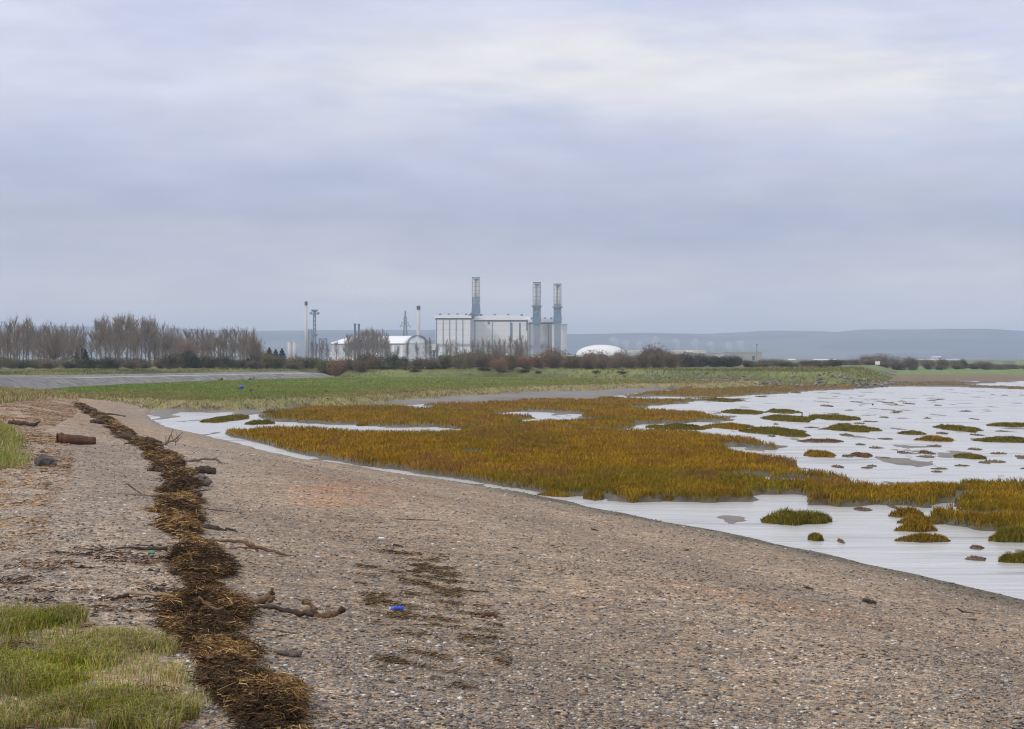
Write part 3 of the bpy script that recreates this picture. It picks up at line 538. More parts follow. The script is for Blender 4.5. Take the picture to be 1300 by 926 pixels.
bottle(485, 685, 9, P_white, P_white, 'small white bottle on mid beach above the weed scraps', -.3)
bottle(240, 733, 6, P_white, P_white, 'tiny white bottle inside the wrack below the branch', 1.0)
bottle(184, 679, 6, P_white, P_blue, 'small pale bottle on shingle left of the wrack', .4)
# blue bucket on the meadow
B = at(306, 494.5); t = empty('bucket', tuple(B), .3); tag(t, 'blue plastic bucket lying on the green meadow', 'bucket')
s_ = 2.6 / F * B.y
mb = MB(); mb.tube([(-s_, 0, s_ * .9), (s_, 0, s_ * .95)], [s_ * .7, s_], 16, 0, True); mb.build('body', P_blue, t, None, True)
MB().tube([(s_, s_ * math.cos(a), s_ * .95 + s_ * math.sin(a)) for a in np.linspace(0, 2 * math.pi, 17)], [s_ * .08] * 17, 6).build('rim', P_blue, t)
for a, b, lb in [(414, 498, 'dark lump of driftwood on the tan meadow edge at centre left'), (318, 497, 'small dark post stub on the meadow right of the bucket'), (416, 508.5, 'dark driftwood lump on the bank of the mud creek'), (329, 506, 'low brown driftwood heap at the meadow edge by the mud')]:
    drift('driftwood_lump', lb, (a, b), [([(a - 2, b - 1, 0), (a, b - 1.4, 0), (a + 2.5, b - .6, 0)], [.8, 1.2, .8])], W_dark)
# ---------------------------------------------------------------- islets
M_peat = solid('islet_mud', (.09, .07, .05), .6, (3, .3), .3)
def islet(x0, x1, y0, y1, label, group=None, tone=0, tall=None):
    Yf = H * F / (y1 - HY); hg = tall if tall else min(.15, max(.07, (y1 - y0) * .5 / F * Yf)); dep = Yf * max(.0, (y1 - y0) - hg * F / Yf) / (y1 - HY) * 1.15 + .5 + .004 * Yf
    a = (x1 - x0) / 2 / F * Yf * 1.12; b = dep / 2; cx = ((x0 + x1) / 2 - CX) / F * Yf; cy = Yf + b; sd = RNG.random() * 100
    nr, na = 7, 56; mh = .07 if label[:4] != 'tiny' else .03; V = [(cx, cy, mh)]; Qs = []; T = []
    th = np.arange(na) / na * 2 * math.pi; rr = .45 + .95 * fbm(np.cos(th) * 2.6 + sd, np.sin(th) * 1.6 + sd, 4); rr = rr / rr.max() * 1.05; lens = lambda t_: np.abs(np.sin(t_)) ** .55
    for k in range(1, nr + 1):
        f = k / nr; zz = mh * (1 - f ** 4) - (.06 if k == nr else 0)
        for j in range(na): V.append((cx + a * f * rr[j] * math.cos(th[j]), cy + b * f * rr[j] * math.sin(th[j]) * lens(th[j]), zz + .02 * RNG.random()))
    for j in range(na): T.append((0, 1 + j, 1 + (j + 1) % na))
    for k in range(nr - 1):
        for j in range(na): Qs.append((1 + k * na + j, 1 + (k + 1) * na + j, 1 + (k + 1) * na + (j + 1) % na, 1 + k * na + (j + 1) % na))
    o = mesh_obj('grass_islet', V, [np.array(Qs), np.array(T)], M_peat, loc=(cx, cy, 0), smooth=True); tag(o, label, 'grass islet', group)
    n = int(min(7000, max(25, (x1 - x0) * max(2.5, y1 - y0) * ((9 if tone == 0 else 6 if y0 < 620 else 3) if label[:4] != 'tiny' else 2.2)))); t = RNG.random(n) * 2 * math.pi; q = np.sqrt(RNG.random(n)) * .97; r2 = np.interp(t, np.append(th, 2 * math.pi), np.append(rr, rr[0]))
    X = a * q * r2 * np.cos(t); Y = b * q * r2 * np.sin(t) * lens(t)
    ca = [(.15, .13, .015), (.20, .14, .015), (.10, .10, .012)] if tone == 0 else ([(.30, .16, .012), (.24, .14, .012), (.17, .13, .012)] if tone == 1 else [(.2, .11, .05), (.16, .09, .045)])
    gb = blades(X, Y, mh * (1 - q ** 4) - .01, hg * (.3 + .9 * RNG.random(n) ** 1.5) * (.5 + fbm(X * 1.5 + sd, Y * .8, 3)) * (1.1 - .75 * np.abs(X / a) ** 2) * (.35 + 1.3 * fbm(X * 2.6 + sd, Y * 1.5 + 3, 3)), (.007 + .0003 * Yf), .2 + .5 * RNG.random(n), pal(n, ca), 'grass', M_blade); gb.parent = o; gb['kind'] = 'stuff'
    return o
big = [(896, 958, 505, 511, 'long low grass islet highest up by the far marsh edge', 0), (925, 985, 519, 527, 'flat grass islet joined near the second marsh tongue', 0), (983, 1030, 519, 526, 'narrow grass islet behind the large humped islet', 0),
 (987, 1060, 526, 537, 'large humped olive grass islet in mid channel', 0), (1045, 1117, 526, 535, 'long tapering grass islet right of the humped one', 0), (1063, 1142, 539, 550, 'broad olive grass islet at the centre of the channel', 0),
 (1148, 1186, 548, 553, 'thin low islet right of the broad olive one', 0), (1177, 1227, 554, 562, 'ochre grass islet trailing to the lower right', 1), (1218, 1275, 539, 550, 'rounded dark olive islet near the right edge', 0),
 (1267, 1335, 537, 543, 'grass islet touching the right edge, farther one', 0), (1248, 1335, 555, 563, 'long grass islet touching the right edge, nearer one', 0), (1223, 1265, 577, 584, 'dark isolated grass islet alone on pale water at right', 0),
 (823, 912, 538, 547, 'long islet lying close off the main marsh', 0), (905, 975, 537, 547, 'reddish topped islet next along from the marsh', 1), (955, 1042, 541, 554, 'uneven low islet ending the chain off the marsh', 0),
 (998, 1036, 550, 556, 'small dark islet under the end of the chain', 0), (1017, 1083, 558, 563, 'very thin reddish islet streak in mid water', 2), (1027, 1071, 573, 582, 'ochre islet off the pointed marsh tip', 1),
 (1087, 1119, 575, 582, 'short brown islet right of the ochre one', 2), (974, 1068, 649, 668, 'dense tall green grass clump on near water above the shingle', 0), (1137, 1182, 649, 659, 'ragged reddish sedge islet left of the right hand marsh', 1),
 (1140, 1205, 658, 667, 'sparse orange sedge islet beneath the ragged one', 1), (1140, 1195, 668, 676, 'long thin sedge islet third down', 1), (1143, 1214, 680, 690, 'lowest yellow green sedge islet of the four', 1),
 (1258, 1335, 675, 690, 'green grass clump at right edge below the marsh', 0), (1272, 1335, 705, 716, 'nearest thin grass clump at the right edge', 0), (681, 742, 621, 632, 'ragged brown sedge strip in the narrow channel by the shingle', 1),
 (742, 771, 626, 637, 'bushy orange sedge clump at the narrow channel mouth', 1), (793, 820, 629, 639, 'orange sedge clump on wet mud below the main marsh', 1), (838, 862, 631, 637, 'small flat sedge clump right of the orange clump', 1),
 (236, 290, 526, 538, 'mottled green islet in the left mud pool', 0), (302, 345, 534, 540, 'thin green islet in the left pool near the marsh tip', 0), (221, 240, 513, 519, 'round green tussock on the mud at left', 0), (336, 358, 513, 519, 'small green tussock below the tan meadow edge', 0),
 (447, 468, 536, 542, 'olive islet in the channel behind the main marsh', 1), (478, 512, 536, 541, 'reddish low islet right of the olive channel islet', 1), (1075, 1092, 550, 555, 'tiny olive islet under the broad one', 0), (345, 395, 557, 562, 'x', 1)]
for x0, x1, y0, y1, lb, tn in big[:-1]: islet(x0, x1, y0, y1, lb, 'grass islets standing in the water', tn, tall=(.24 if 645 < y0 < 720 and tn == 0 else .15 if y0 > 620 else None))
islet(1029, 1049, 678, 688, 'single dark round tuft on wet mud right of the shingle edge', 'grass islets standing in the water', 0, .17)
for x0, x1, y0, y1 in [(1050, 1066, 513.5, 517), (1130, 1145, 510, 513), (1157, 1170, 511, 514), (1142, 1152, 521, 524), (1241, 1248, 531, 533.5), (985, 1003, 496, 499), (1010, 1026, 497, 500), (965, 980, 502, 505), (1144, 1164, 573, 577), (1178, 1196, 572, 578), (1060, 1078, 591, 595), (1095, 1112, 593, 595.5), (1185, 1200, 598, 600.5), (1137, 1146, 640, 647), (1087, 1112, 645, 650), (1231, 1259, 708, 713), (1236, 1256, 694, 699), (870, 882, 679, 683), (1068, 1076, 686, 691), (1195, 1210, 549, 552), (1238, 1256, 551, 554), (845, 880, 556, 559), (1210, 1225, 540, 543), (1120, 1140, 556, 559)]:
    islet(x0, x1, y0, y1, 'tiny low tuft of brown sedge poking out of the wet mud', 'tiny sedge tufts on the mud', 2)
for k in range(46):
    yy = 500 + 95 * random.random() ** 1.1; xlo = 1020 if yy < 530 else 960 if yy < 560 else 1000 + (yy - 560) * 2.2; xx = xlo + (1310 - xlo) * random.random(); ww = random.uniform(5, 24) * (yy - 455) / 90
    islet(xx, xx + ww, yy, yy + random.uniform(1.2, 2.6) * (yy - 455) / 80, 'tiny low tuft of brown sedge poking out of the wet mud', 'tiny sedge tufts on the mud', random.choice([0, 1, 2]))
# stump posts in the water
drift('mooring_post', 'small black stake standing in the far water', (1108, 516), [([(1108, 517, 0), (1108, 513, 0)], [1.2, 1.0])], W_dark, cat='post')
drift('mooring_post', 'tiny leaning stake on the green humped islet', (1019, 531), [([(1019, 532, 1), (1018, 523, 1)], [1.0, .6])], W_dark, cat='post')
# ---------------------------------------------------------------- sea wall
M_stonew = solid('wall_stone', (.185, .175, .165), .85, (.9, .5), .8); M_pathw = solid('wall_path', (.42, .40, .37), .85, (.4, .15), .2)
pxs = [-160, -80, 0, 50, 100, 150, 200, 250, 300, 350, 405, 432]; toe = [509, 505, 500, 495.5, 491, 488, 486, 484, 482.5, 481, 479.6, 479]; cre = [480, 479, 478.5, 479.5, 480, 479, 478, 477, 475.8, 475, 474, 473.5]
wall = empty('sea_wall', (*P(0, 500, .9), .9)); tag(wall, 'long grey sloping stone sea wall behind the meadow at left', 'sea wall'); off = Vector(wall.location)
TO = np.array([P(a, b, .9) for a, b in zip(pxs, toe)]); tg = np.gradient(TO, axis=0); tg /= np.linalg.norm(tg, axis=1)[:, None]; NI = np.stack([-tg[:, 1], tg[:, 0]], 1)
def rail(dist, pys, dz=0):
    q = TO + NI * dist; px_ = CX + q[:, 0] / q[:, 1] * F; return [(a, b, H - (np.interp(p_, pxs, pys) + dz - HY) / F * b) for (a, b), p_ in zip(q, px_)]
CR = rail(3.4, cre)
TO3 = [(a, b, .55) for a, b in TO - NI * .3]
def strip(A, B_, seg=12, jit=.0):
    A = np.array(A); B_ = np.array(B_); ti = np.linspace(0, len(A) - 1, (len(A) - 1) * seg + 1); I = lambda M: np.stack([np.interp(ti, range(len(A)), M[:, j]) for j in range(3)], 1)
    a, b = I(A), I(B_); k = 5; V = np.stack([a + (b - a) * f for f in np.linspace(0, 1, k)], 1); V[:, 1:-1] += RNG.normal(0, jit, V[:, 1:-1].shape)
    n = len(ti); i = np.arange(n * k).reshape(n, k); return V.reshape(-1, 3), np.stack([i[:-1, :-1], i[1:, :-1], i[1:, 1:], i[:-1, 1:]], -1).reshape(-1, 4)
def wpart(name, A, B_, mat, jit=0):
    V, Q_ = strip(A, B_, jit=jit); V = V - np.array(off); o = mesh_obj(name, V, Q_, mat, wall); return o
wpart('stone_slope', TO3, CR, M_stonew)
C2 = [(a, b, c[2] + .02) for (a, b), c in zip(TO + NI * 6.2, CR)]; wpart('walkway', CR, C2, M_pathw)
C3 = [(a, b, max(gz(a, b) + .1, c[2] + .3)) for (a, b), c in zip(TO + NI * 8.4, C2)]; wpart('upper_slope', C2, C3, M_stonew)
C4 = [(a, b, c[2] - .9) for (a, b), c in zip(TO + NI * 11.5, C3)]; wpart('back_slope', C3, C4, M_inland)
wpart('face_end', [TO3[-1], CR[-1]], [C4[-1], C3[-1]], M_stonew)
# ---------------------------------------------------------------- armour boulders on the headland
protos = []
for k in range(5):
    me = rock_mesh(1, 20 + k, 2, .75, .3); me.materials.append([M_rock, M_rockb, M_rock, M_rockd, M_rock][k]); protos.append(me)
BX = np.array(BK); cnt = 0
def put_rock(X, Y, s, label, group):
    o = bpy.data.objects.new('boulder', random.choice(protos)); COL.objects.link(o); o.location = (X, Y, gz(X, Y) + s * .25); o.scale = (s * random.uniform(.8, 1.4), s * random.uniform(.8, 1.2), s * random.uniform(.7, 1.1)); o.rotation_euler = (random.uniform(-.4, .4), random.uniform(-.4, .4), random.uniform(0, 6.3)); tag(o, label, 'rock', group)
b0 = P(800, 482, .8); path = [P(800, 482, .8), P(900, 487, .5), P(1000, 489.5, .4), P(1095, 490, .4), P(1122, 488.5, .4), P(1132, 485, .4)]
for k in range(290):
    t = (k / 290) ** .85 * (len(path) - 1); i = min(int(t), len(path) - 2); f = t - i; X = path[i][0] * (1 - f) + path[i + 1][0] * f; Y = path[i][1] * (1 - f) + path[i + 1][1] * f
    u = random.random() * 6.5; wgt = min(1, t / 1.5)
    if random.random() > .35 + .65 * wgt: continue
    put_rock(X + random.uniform(-1, 1) - u * .1, Y + u, random.choice([.14, .2, .26, .36]) , 'grey armour boulder in the rubble facing the headland bank', 'boulders along the headland bank')
for k in range(16): a = random.uniform(498, 560); X, Y = P(a, 478.5, .9); put_rock(X, Y + random.uniform(0, 2), random.uniform(.2, .4), 'dark boulder at the meadow foot of the scrubby middle bank', 'dark boulders under the middle bank')
for a in (279, 307, 318, 321): X, Y = P(a, 477 if a < 300 else 476.5, 1.6); i = put_rock(X, Y, .6, 'brown rubble boulder resting on the stone sea wall', 'boulders on the sea wall')
# ---------------------------------------------------------------- vegetation prototypes
def twig_cloud(n, fn, r):
    """n thin 3-sided twigs; fn(n) -> start, end arrays"""
    A, B_ = fn(n); D = B_ - A; L = np.linalg.norm(D, axis=1)[:, None]; D = D / L
    U = np.cross(D, RNG.normal(0, 1, D.shape)); U /= np.linalg.norm(U, axis=1)[:, None]; W = np.cross(D, U); Mid = (A + B_) / 2 + RNG.normal(0, .06, A.shape) * L
    r = np.broadcast_to(np.asarray(r), (len(A),))
    V = []
    for Pp, rr in ((A, r), (Mid, r * .75), (B_, r * .3)):
        for k in range(3): V.append(Pp + (U * math.cos(k * 2.094) + W * math.sin(k * 2.094)) * rr[:, None])
    V = np.stack(V, 1).reshape(-1, 3); i = np.arange(len(A))[:, None] * 9; Q_ = []
    for s in (0, 3):
        for k in range(3): Q_.append(i + np.array([[s + k, s + (k + 1) % 3, s + 3 + (k + 1) % 3, s + 3 + k]]))
    return V, np.vstack(Q_)
def bark_mat(name, rgb): return solid(name, rgb, .9, (.7, .3))
M_bark = bark_mat('grey_bark', (.22, .19, .16)); M_twig = bark_mat('twigs', (.21, .168, .125)); M_twigr = bark_mat('reddish_twigs', (.25, .17, .13))
def poplar(seed, spread=.13, n=400, mat=None):
    """unit height bare tree: trunk and upward-swept crown of branches and twigs"""
    t = empty('bare_tree', (0, 0, -500)); pts = [(0, 0, 0)]; 
    for k in range(1, 9): pts.append((pts[-1][0] + random.uniform(-.006, .006), pts[-1][1] + random.uniform(-.006, .006), k / 8 * .93))
    MB().tube(pts, [.014 * (1 - k / 9.5) + .0015 for k in range(9)], 6).build('trunk', M_bark, t, None, True)
    nb = 46; z0 = RNG.uniform(.1, .85, nb); az = RNG.random(nb) * 6.28; ln = (.34 - .2 * z0) * RNG.uniform(.6, 1.2, nb); sp = spread * RNG.uniform(.5, 1.3, nb) * (1.15 - z0 * .8)
    A = np.stack([0 * z0, 0 * z0, z0], 1); E = A + np.stack([np.cos(az) * sp, np.sin(az) * sp, ln], 1)
    V1, Q1 = twig_cloud(nb, lambda n_: (A, E), .0045)
    pk = RNG.integers(0, nb, n); f = RNG.uniform(.25, 1, n)[:, None]; S = A[pk] * (1 - f) + E[pk] * f
    T = S + np.stack([RNG.normal(0, .022, n), RNG.normal(0, .022, n), RNG.uniform(.02, .13, n)], 1)
    V2, Q2 = twig_cloud(n, lambda n_: (S, T), .0021)
    mesh_obj('crown', np.vstack([V1, V2]), np.vstack([Q1, Q2 + len(V1)]), mat or M_twig, t)
    return t
POP = [poplar(k, .12 + .02 * k) for k in range(4)]
def broad(seed, mat):
    t = empty('bare_tree', (0, 0, -500)); MB().tube([(0, 0, 0), (.01, 0, .12), (0, .01, .3)], [.035, .026, .012], 7).build('trunk', M_bark, t, None, True)
    nb = 60; az = RNG.random(nb) * 6.28; el = RNG.uniform(.25, 1.5, nb); ln = RNG.uniform(.35, .68, nb); A = np.stack([0 * az, 0 * az, RNG.uniform(.08, .28, nb)], 1)
    E = A + np.stack([np.cos(az) * np.cos(el) * ln, np.sin(az) * np.cos(el) * ln, np.sin(el) * ln], 1); V1, Q1 = twig_cloud(nb, lambda n_: (A, E), .007)
    n = 1600; pk = RNG.integers(0, nb, n); f = RNG.uniform(.35, 1, n)[:, None]; S = A[pk] * (1 - f) + E[pk] * f; T = S + (E - A)[pk] * .22 + RNG.normal(0, .055, (n, 3)) + [0, 0, .03]; T[:, 2] = np.clip(T[:, 2], .04, 1.0)
    V2, Q2 = twig_cloud(n, lambda n_: (S, T), .0026)
    mesh_obj('crown', np.vstack([V1, V2]), np.vstack([Q1, Q2 + len(V1)]), mat, t); return t
BRD = [broad(0, M_twig), broad(1, M_twigr)]
def leafmat(name, a, b_):
    m, nt, b = newmat(name); oi = N(nt, 'ShaderNodeObjectInfo'); g = N(nt, 'ShaderNodeTexCoord'); n = N(nt, 'ShaderNodeTexNoise', Scale=3.0, Detail=4.0); nt.links.new(g.outputs['Object'], n.inputs['Vector'])
    c = ramp(nt, n.outputs[0], [(.35, a), (.65, b_)]); c = mul(nt, c, ramp(nt, oi.outputs['Random'], [(0, .75), (1, 1.25)]))
    nt.links.new(c, b.inputs['Base Color']); b.inputs['Roughness'].default_value = .85; b.inputs['Specular IOR Level'].default_value = .15; return m
def bush(seed, leaf, nt_=420, nl=1500, dens=1.0):
    """unit bush (width 1, height 1), single mesh: stems (0) and leaves (1)"""
    lob = [(RNG.uniform(-.28, .28), RNG.uniform(-.25, .25), RNG.uniform(.35, .6), RNG.uniform(.2, .34)) for _ in range(6)] + [(0, 0, .5, .36)]
    def shell(n):
        k = RNG.integers(0, len(lob), n); L = np.array(lob)[k]; d = RNG.normal(0, 1, (n, 3)); d /= np.linalg.norm(d, axis=1)[:, None]
        q = L[:, 3:4] * RNG.uniform(.6, 1.15, (n, 1)); p = L[:, :3] + d * q * [1, 1, 1.25]; p[:, 2] = np.abs(p[:, 2]) ; return p
    e = shell(nt_); s = e * [.25, .25, .12]; V1, Q1 = twig_cloud(nt_, lambda n_: (s, e * 1.04), .0055)
    c = shell(nl); a = RNG.normal(0, 1, (nl, 3)); a /= np.linalg.norm(a, axis=1)[:, None]; b = np.cross(a, RNG.normal(0, 1, (nl, 3))); b /= np.linalg.norm(b, axis=1)[:, None]; w = RNG.uniform(.012, .03, (nl, 1))
    V2 = np.stack([c - a * w, c + b * w * .7, c + a * w, c - b * w * .7], 1).reshape(-1, 3); Q2 = np.arange(nl * 4).reshape(-1, 4)
    me = mesh_obj('bush', np.vstack([V1, V2]), np.vstack([Q1, Q2 + len(V1)]), [M_twig, leaf], mi=np.concatenate([np.zeros(len(Q1)), np.ones(nl)])); d = me.data; bpy.data.objects.remove(me); return d
L_dark = leafmat('dark_leaf', (.018, .028, .015), (.05, .065, .03)); L_olive = leafmat('olive_leaf', (.08, .08, .03), (.17, .15, .06)); L_brown = leafmat('brown_leaf', (.09, .065, .045), (.19, .14, .09)); L_red = leafmat('russet_leaf', (.17, .08, .04), (.30, .15, .07)); L_con = leafmat('conifer_leaf', (.008, .03, .025), (.025, .065, .05)); L_grn = leafmat('bramble_leaf', (.03, .05, .018), (.09, .11, .04))
BU = {'dark': [bush(k, L_dark, 200, 2600) for k in range(2)], 'olive': [bush(k, L_olive, 300, 1900) for k in range(2)], 'brown': [bush(k, L_brown, 500, 1700) for k in range(3)], 'red': [bush(5, L_red, 350, 1700)], 'green': [bush(6, L_grn, 200, 2400), bush(7, L_grn, 200, 2400)]}
def put_bush(px, ptop, pbase, wpx, kind, Y, label, group=None, cat='bush'):
    X = (px - CX) / F * Y; z0 = gz(X, Y); zt = H - (ptop - HY) / F * Y; h = max(.5, zt - z0); o = bpy.data.objects.new('bush', random.choice(BU[kind])); COL.objects.link(o)
    w = wpx / F * Y; o.location = (X, Y, z0 - .05); o.scale = (w, w * random.uniform(.6, 1), h / .8); o.rotation_euler = (0, 0, random.uniform(-.5, .5)); tag(o, label, cat, group); return o
used = set()
def put_tree(src, px, ptop, Y, label, group, wf=1.0, cat='tree'):
    X = (px - CX) / F * Y; z0 = gz(X, Y); h = H - (ptop - HY) / F * Y - z0; k = id(src)
    o = src if k not in used else copy_tree(src); used.add(k)
    o.location = (X, Y, z0 - .05); s = h / .97; o.scale = (s * wf, s * wf, s); o.rotation_euler = (0, 0, random.uniform(0, 6.28)); tag(o, label, cat, group); return o
tp = lambda x_: float(np.interp(x_, [-60, 0, 20, 45, 75, 100, 120, 128, 145, 165, 200, 212, 240, 262, 280, 300, 322, 333], [408, 412, 404, 409, 414, 413, 411, 405, 402, 403, 405, 414, 417, 419, 418, 414, 419, 436]))
for k in range(104):
    a = -60 + 392 * (k + random.random()) / 104
    if 108 < a < 126 and k % 2: continue
    put_tree(random.choice(POP), a, tp(a) + random.choice([random.uniform(-1, 4), random.uniform(2, 13)]), random.uniform(430, 560), 'slender bare poplar in the dense leafless row at left', 'bare poplars in the row at left', random.uniform(.8, 1.7))
put_tree(BRD[0], 70, 413, 400, 'wide spreading bare tree in front of the poplar row', None, .95)
put_tree(BRD[0], 322, 419, 420, 'bare spreading tree ending the poplar row at right', None, .55)
put_tree(BRD[1], 238, 424, 415, 'reddish bare tree before the middle of the poplar row', None, .9)
for a, tpx, wf in [(409, 431, 1.3), (402, 436, 1.2), (396, 434, 1.1), (416, 437, 1.4), (427, 434, 1.2)]: put_tree(random.choice(POP), a, tpx, 900, 'narrow bare poplar beside the lattice flood tower', 'bare poplars by the flood tower', wf)
for k in range(22): a = 437 + 58 * (k + random.random()) / 22; put_tree(random.choice(POP), a, float(np.interp(a, [437, 445, 455, 465, 480, 490, 496], [428, 423, 422, 418, 419, 421, 430])) + random.uniform(0, 4), random.uniform(800, 900), 'bare poplar in the grove before the low vaulted building', 'bare poplars before the vaulted building', random.uniform(1, 1.3))
for a, tpx in [(505, 437), (517, 432), (529, 436), (541, 433), (546, 432), (555, 434), (567, 434), (572, 433), (579, 437), (600, 430), (607, 431), (613, 430), (620, 431), (627, 432), (634, 433), (640, 430), (648, 429), (655, 431), (662, 429), (668, 433)]:
    put_tree(random.choice(POP), a, tpx + random.uniform(-2, 3), random.uniform(820, 950), 'small bare poplar standing before the power station halls', 'bare poplars before the power station', random.uniform(1.1, 1.5))
for a, tpx, w in [(590, 441, .9), (632, 432, .8), (658, 431, .8), (700, 442, .8)]: put_tree(random.choice(BRD), a, tpx, random.uniform(600, 700), 'rounded bare tree below the power station halls', 'rounded bare trees below the power station', w)
# conifers
def conifer():
    t = empty('conifer', (0, 0, -500)); MB().tube([(0, 0, 0), (0, 0, .9)], [.03, .005], 6).build('trunk', M_bark, t); n = 2200
    z = RNG.uniform(.08, 1, n); a = RNG.random(n) * 6.28; r = (.34 * (1.02 - z) ** .8) * RNG.uniform(.4, 1.1, n) * (1 + .25 * np.sin(z * 40)); c = np.stack([np.cos(a) * r, np.sin(a) * r, z - r * .2], 1)
    d = RNG.normal(0, 1, (n, 3)); d /= np.linalg.norm(d, axis=1)[:, None]; e = np.cross(d, RNG.normal(0, 1, (n, 3))); e /= np.linalg.norm(e, axis=1)[:, None]; w = .025
    mesh_obj('crown', np.stack([c - d * w, c + e * w, c + d * w, c - e * w], 1).reshape(-1, 3), np.arange(n * 4).reshape(-1, 4), L_con, t); return t
CON = conifer()
for a, b, Y, lb in [(101, 438, 440, 'dark blue green conifer showing between the left poplars'), (108, 444, 440, 'short dark conifer right beside the taller blue green one'), (342, 442, 600, 'dark conifer nearest the end of the poplar row'), (350, 444, 600, 'middle dark conifer of three before the silo pair'), (358, 443, 600, 'dark conifer just left of the pale silo pair'), (315, 455, 360, 'low dark evergreen at the sea wall hedge by the poplar row end')]:
    put_tree(CON, a, b, Y, lb, None, 1.2, 'conifer')
# hedge bushes
hp = lambda x_: float(np.interp(x_, [-60, 0, 30, 100, 140, 200, 240, 290, 340, 400, 430, 465, 500, 540, 590, 620, 660, 700, 740, 800, 820, 840, 870, 900, 950, 990, 1040, 1060, 1100, 1130, 1200, 1300, 1400], [455, 452, 455, 456, 454, 455, 450, 455, 451, 455, 457, 454, 453, 456, 449, 447, 454, 446, 451, 449, 444, 447, 452, 452, 455, 457, 458, 457, 453, 453, 457, 460, 460]))
zones = [(335, 'in the hedge behind the left sea wall'), (430, 'in the scrub between the poplars and the vaulted building'), (560, 'in the hedge below the vaulted building'), (725, 'in the hedge below the power station'), (860, 'in the hedge below the white dome'), (1060, 'in the hedge above the rocky headland'), (9999, 'in the far hedge behind the right green field')]
for rowi, (Y0, dy, step) in enumerate([(345, 6, 17), (395, 0, 17)]):
    a = -70
    while a < 1400:
        a += step * random.uniform(.7, 1.3); Y = Y0 + random.uniform(-8, 8)
        if a > 1065: Y = 540 + rowi * 60 + random.uniform(-15, 15)
        elif a > 860: Y = 400 + rowi * 50
        kd = random.choice({0: ['brown', 'dark', 'olive', 'brown', 'dark'], 1: ['brown', 'olive', 'red', 'olive', 'green'], 2: ['brown', 'olive', 'brown', 'green'], 3: ['brown', 'brown', 'olive', 'red'], 4: ['brown', 'brown', 'olive'], 5: ['brown', 'brown', 'dark', 'olive'], 6: ['brown', 'olive', 'brown']}[next(i for i, z in enumerate(zones) if a < z[0])])
        zn = next(z[1] for z in zones if a < z[0]); nm = {'brown': 'leafless brown bush', 'dark': 'dark evergreen bush', 'olive': 'olive green bush', 'red': 'russet bush', 'green': 'low green bramble'}[kd]
        top = hp(a) + (random.uniform(-1, 8) if rowi == 0 else random.uniform(-1, 3)) + (1.5 if a > 1065 else 0)
        put_bush(a, top, 470, random.uniform(22, 36), kd, Y, nm + ' ' + zn, nm + 'es ' + zn if not nm.endswith('bramble') else 'low brambles ' + zn)
for a, t_, w, kd, Y, lb in [(113, 456, 26, 'dark', 335, 'wide dark bush under the conifers in the left hedge'), (138, 455, 30, 'dark', 335, 'dark domed bush left of centre in the left hedge'), (217, 453, 26, 'dark', 335, 'dark bush left of the tallest hedge clump'), (240, 448, 30, 'dark', 350, 'tallest dark clump of the left hedge'), (286, 452, 22, 'dark', 335, 'round dark bush standing apart by the sea wall'),
    (465, 451, 28, 'dark', 350, 'round dark bush left of the pair below the vaulted building'), (497, 448.5, 24, 'dark', 350, 'round dark bush right of the pair below the vaulted building'), (513, 454, 16, 'dark', 352, 'small dark bush next to the round pair'), (338, 448, 26, 'red', 420, 'russet bush in front of the dark conifers'), (612, 447, 60, 'brown', 400, 'big leafless brown thicket before the middle hall'), (585, 452, 40, 'brown', 380, 'brown thicket before the left hall'), (708, 444, 36, 'brown', 410, 'brown thicket before the right hall'), (760, 447, 50, 'brown', 400, 'wide brown thicket below the white dome'), (832, 441.5, 44, 'brown', 400, 'tall reddish brown dome shaped thicket right of the white dome'), (875, 449, 46, 'brown', 405, 'brown thicket right of the dome shaped one'), (788, 446, 26, 'brown', 430, 'leafless brown bush at the right foot of the white dome'),
    (1105, 452, 30, 'brown', 560, 'tall brown bush at the far hedge start'), (1123, 450.5, 34, 'brown', 575, 'tallest grey brown bush of the far hedge'), (1196, 456, 24, 'brown', 560, 'rounded brown bush mid way in the far hedge'), (1222, 457, 16, 'dark', 560, 'small dark bush right of middle in the far hedge')]:
    put_bush(a, t_, 470, w, kd, Y, lb)
for k in range(26): # low scrub on the middle bank
    a = 412 + 150 * (k + random.random()) / 26; Y = 338 + random.uniform(0, 8); put_bush(a, random.uniform(466, 471), 478, random.uniform(12, 22), random.choice(['green', 'green', 'olive', 'dark']), Y, 'low scrubby bush on the face of the middle bank', 'low bushes on the middle bank')
for k in range(9): a = random.uniform(590, 820); put_bush(a, random.uniform(470, 474), 478, random.uniform(8, 20), random.choice(['green', 'olive', 'dark']), float(np.interp(a, [580, 720, 830], [340, 336, 305])), 'small shrub dotting the grassy bank below the power station', 'small shrubs on the grassy bank')
# ---------------------------------------------------------------- wooden fence at left
M_fence = wood_mat('fence_wood', (.25, .23, .2), (.42, .4, .36)); Bx = (4 - CX) / F * 205; fz = gz(Bx, 205)
fe = empty('wooden_fence', (Bx, 205, fz)); tag(fe, 'pale wooden rail fence on top of the sea wall at the left edge', 'fence')
for k in range(5): MB().box(-4 + k * 1.15, -3.88 + k * 1.15, -.06, .06, -.2, 1.0 - .05 * k).build('post', M_fence, fe)
for z_ in (.35, .62, .88): MB().box(-4.2, .8, -.10, -.065, z_ - .05, z_ + .05).build('rail', M_fence, fe)
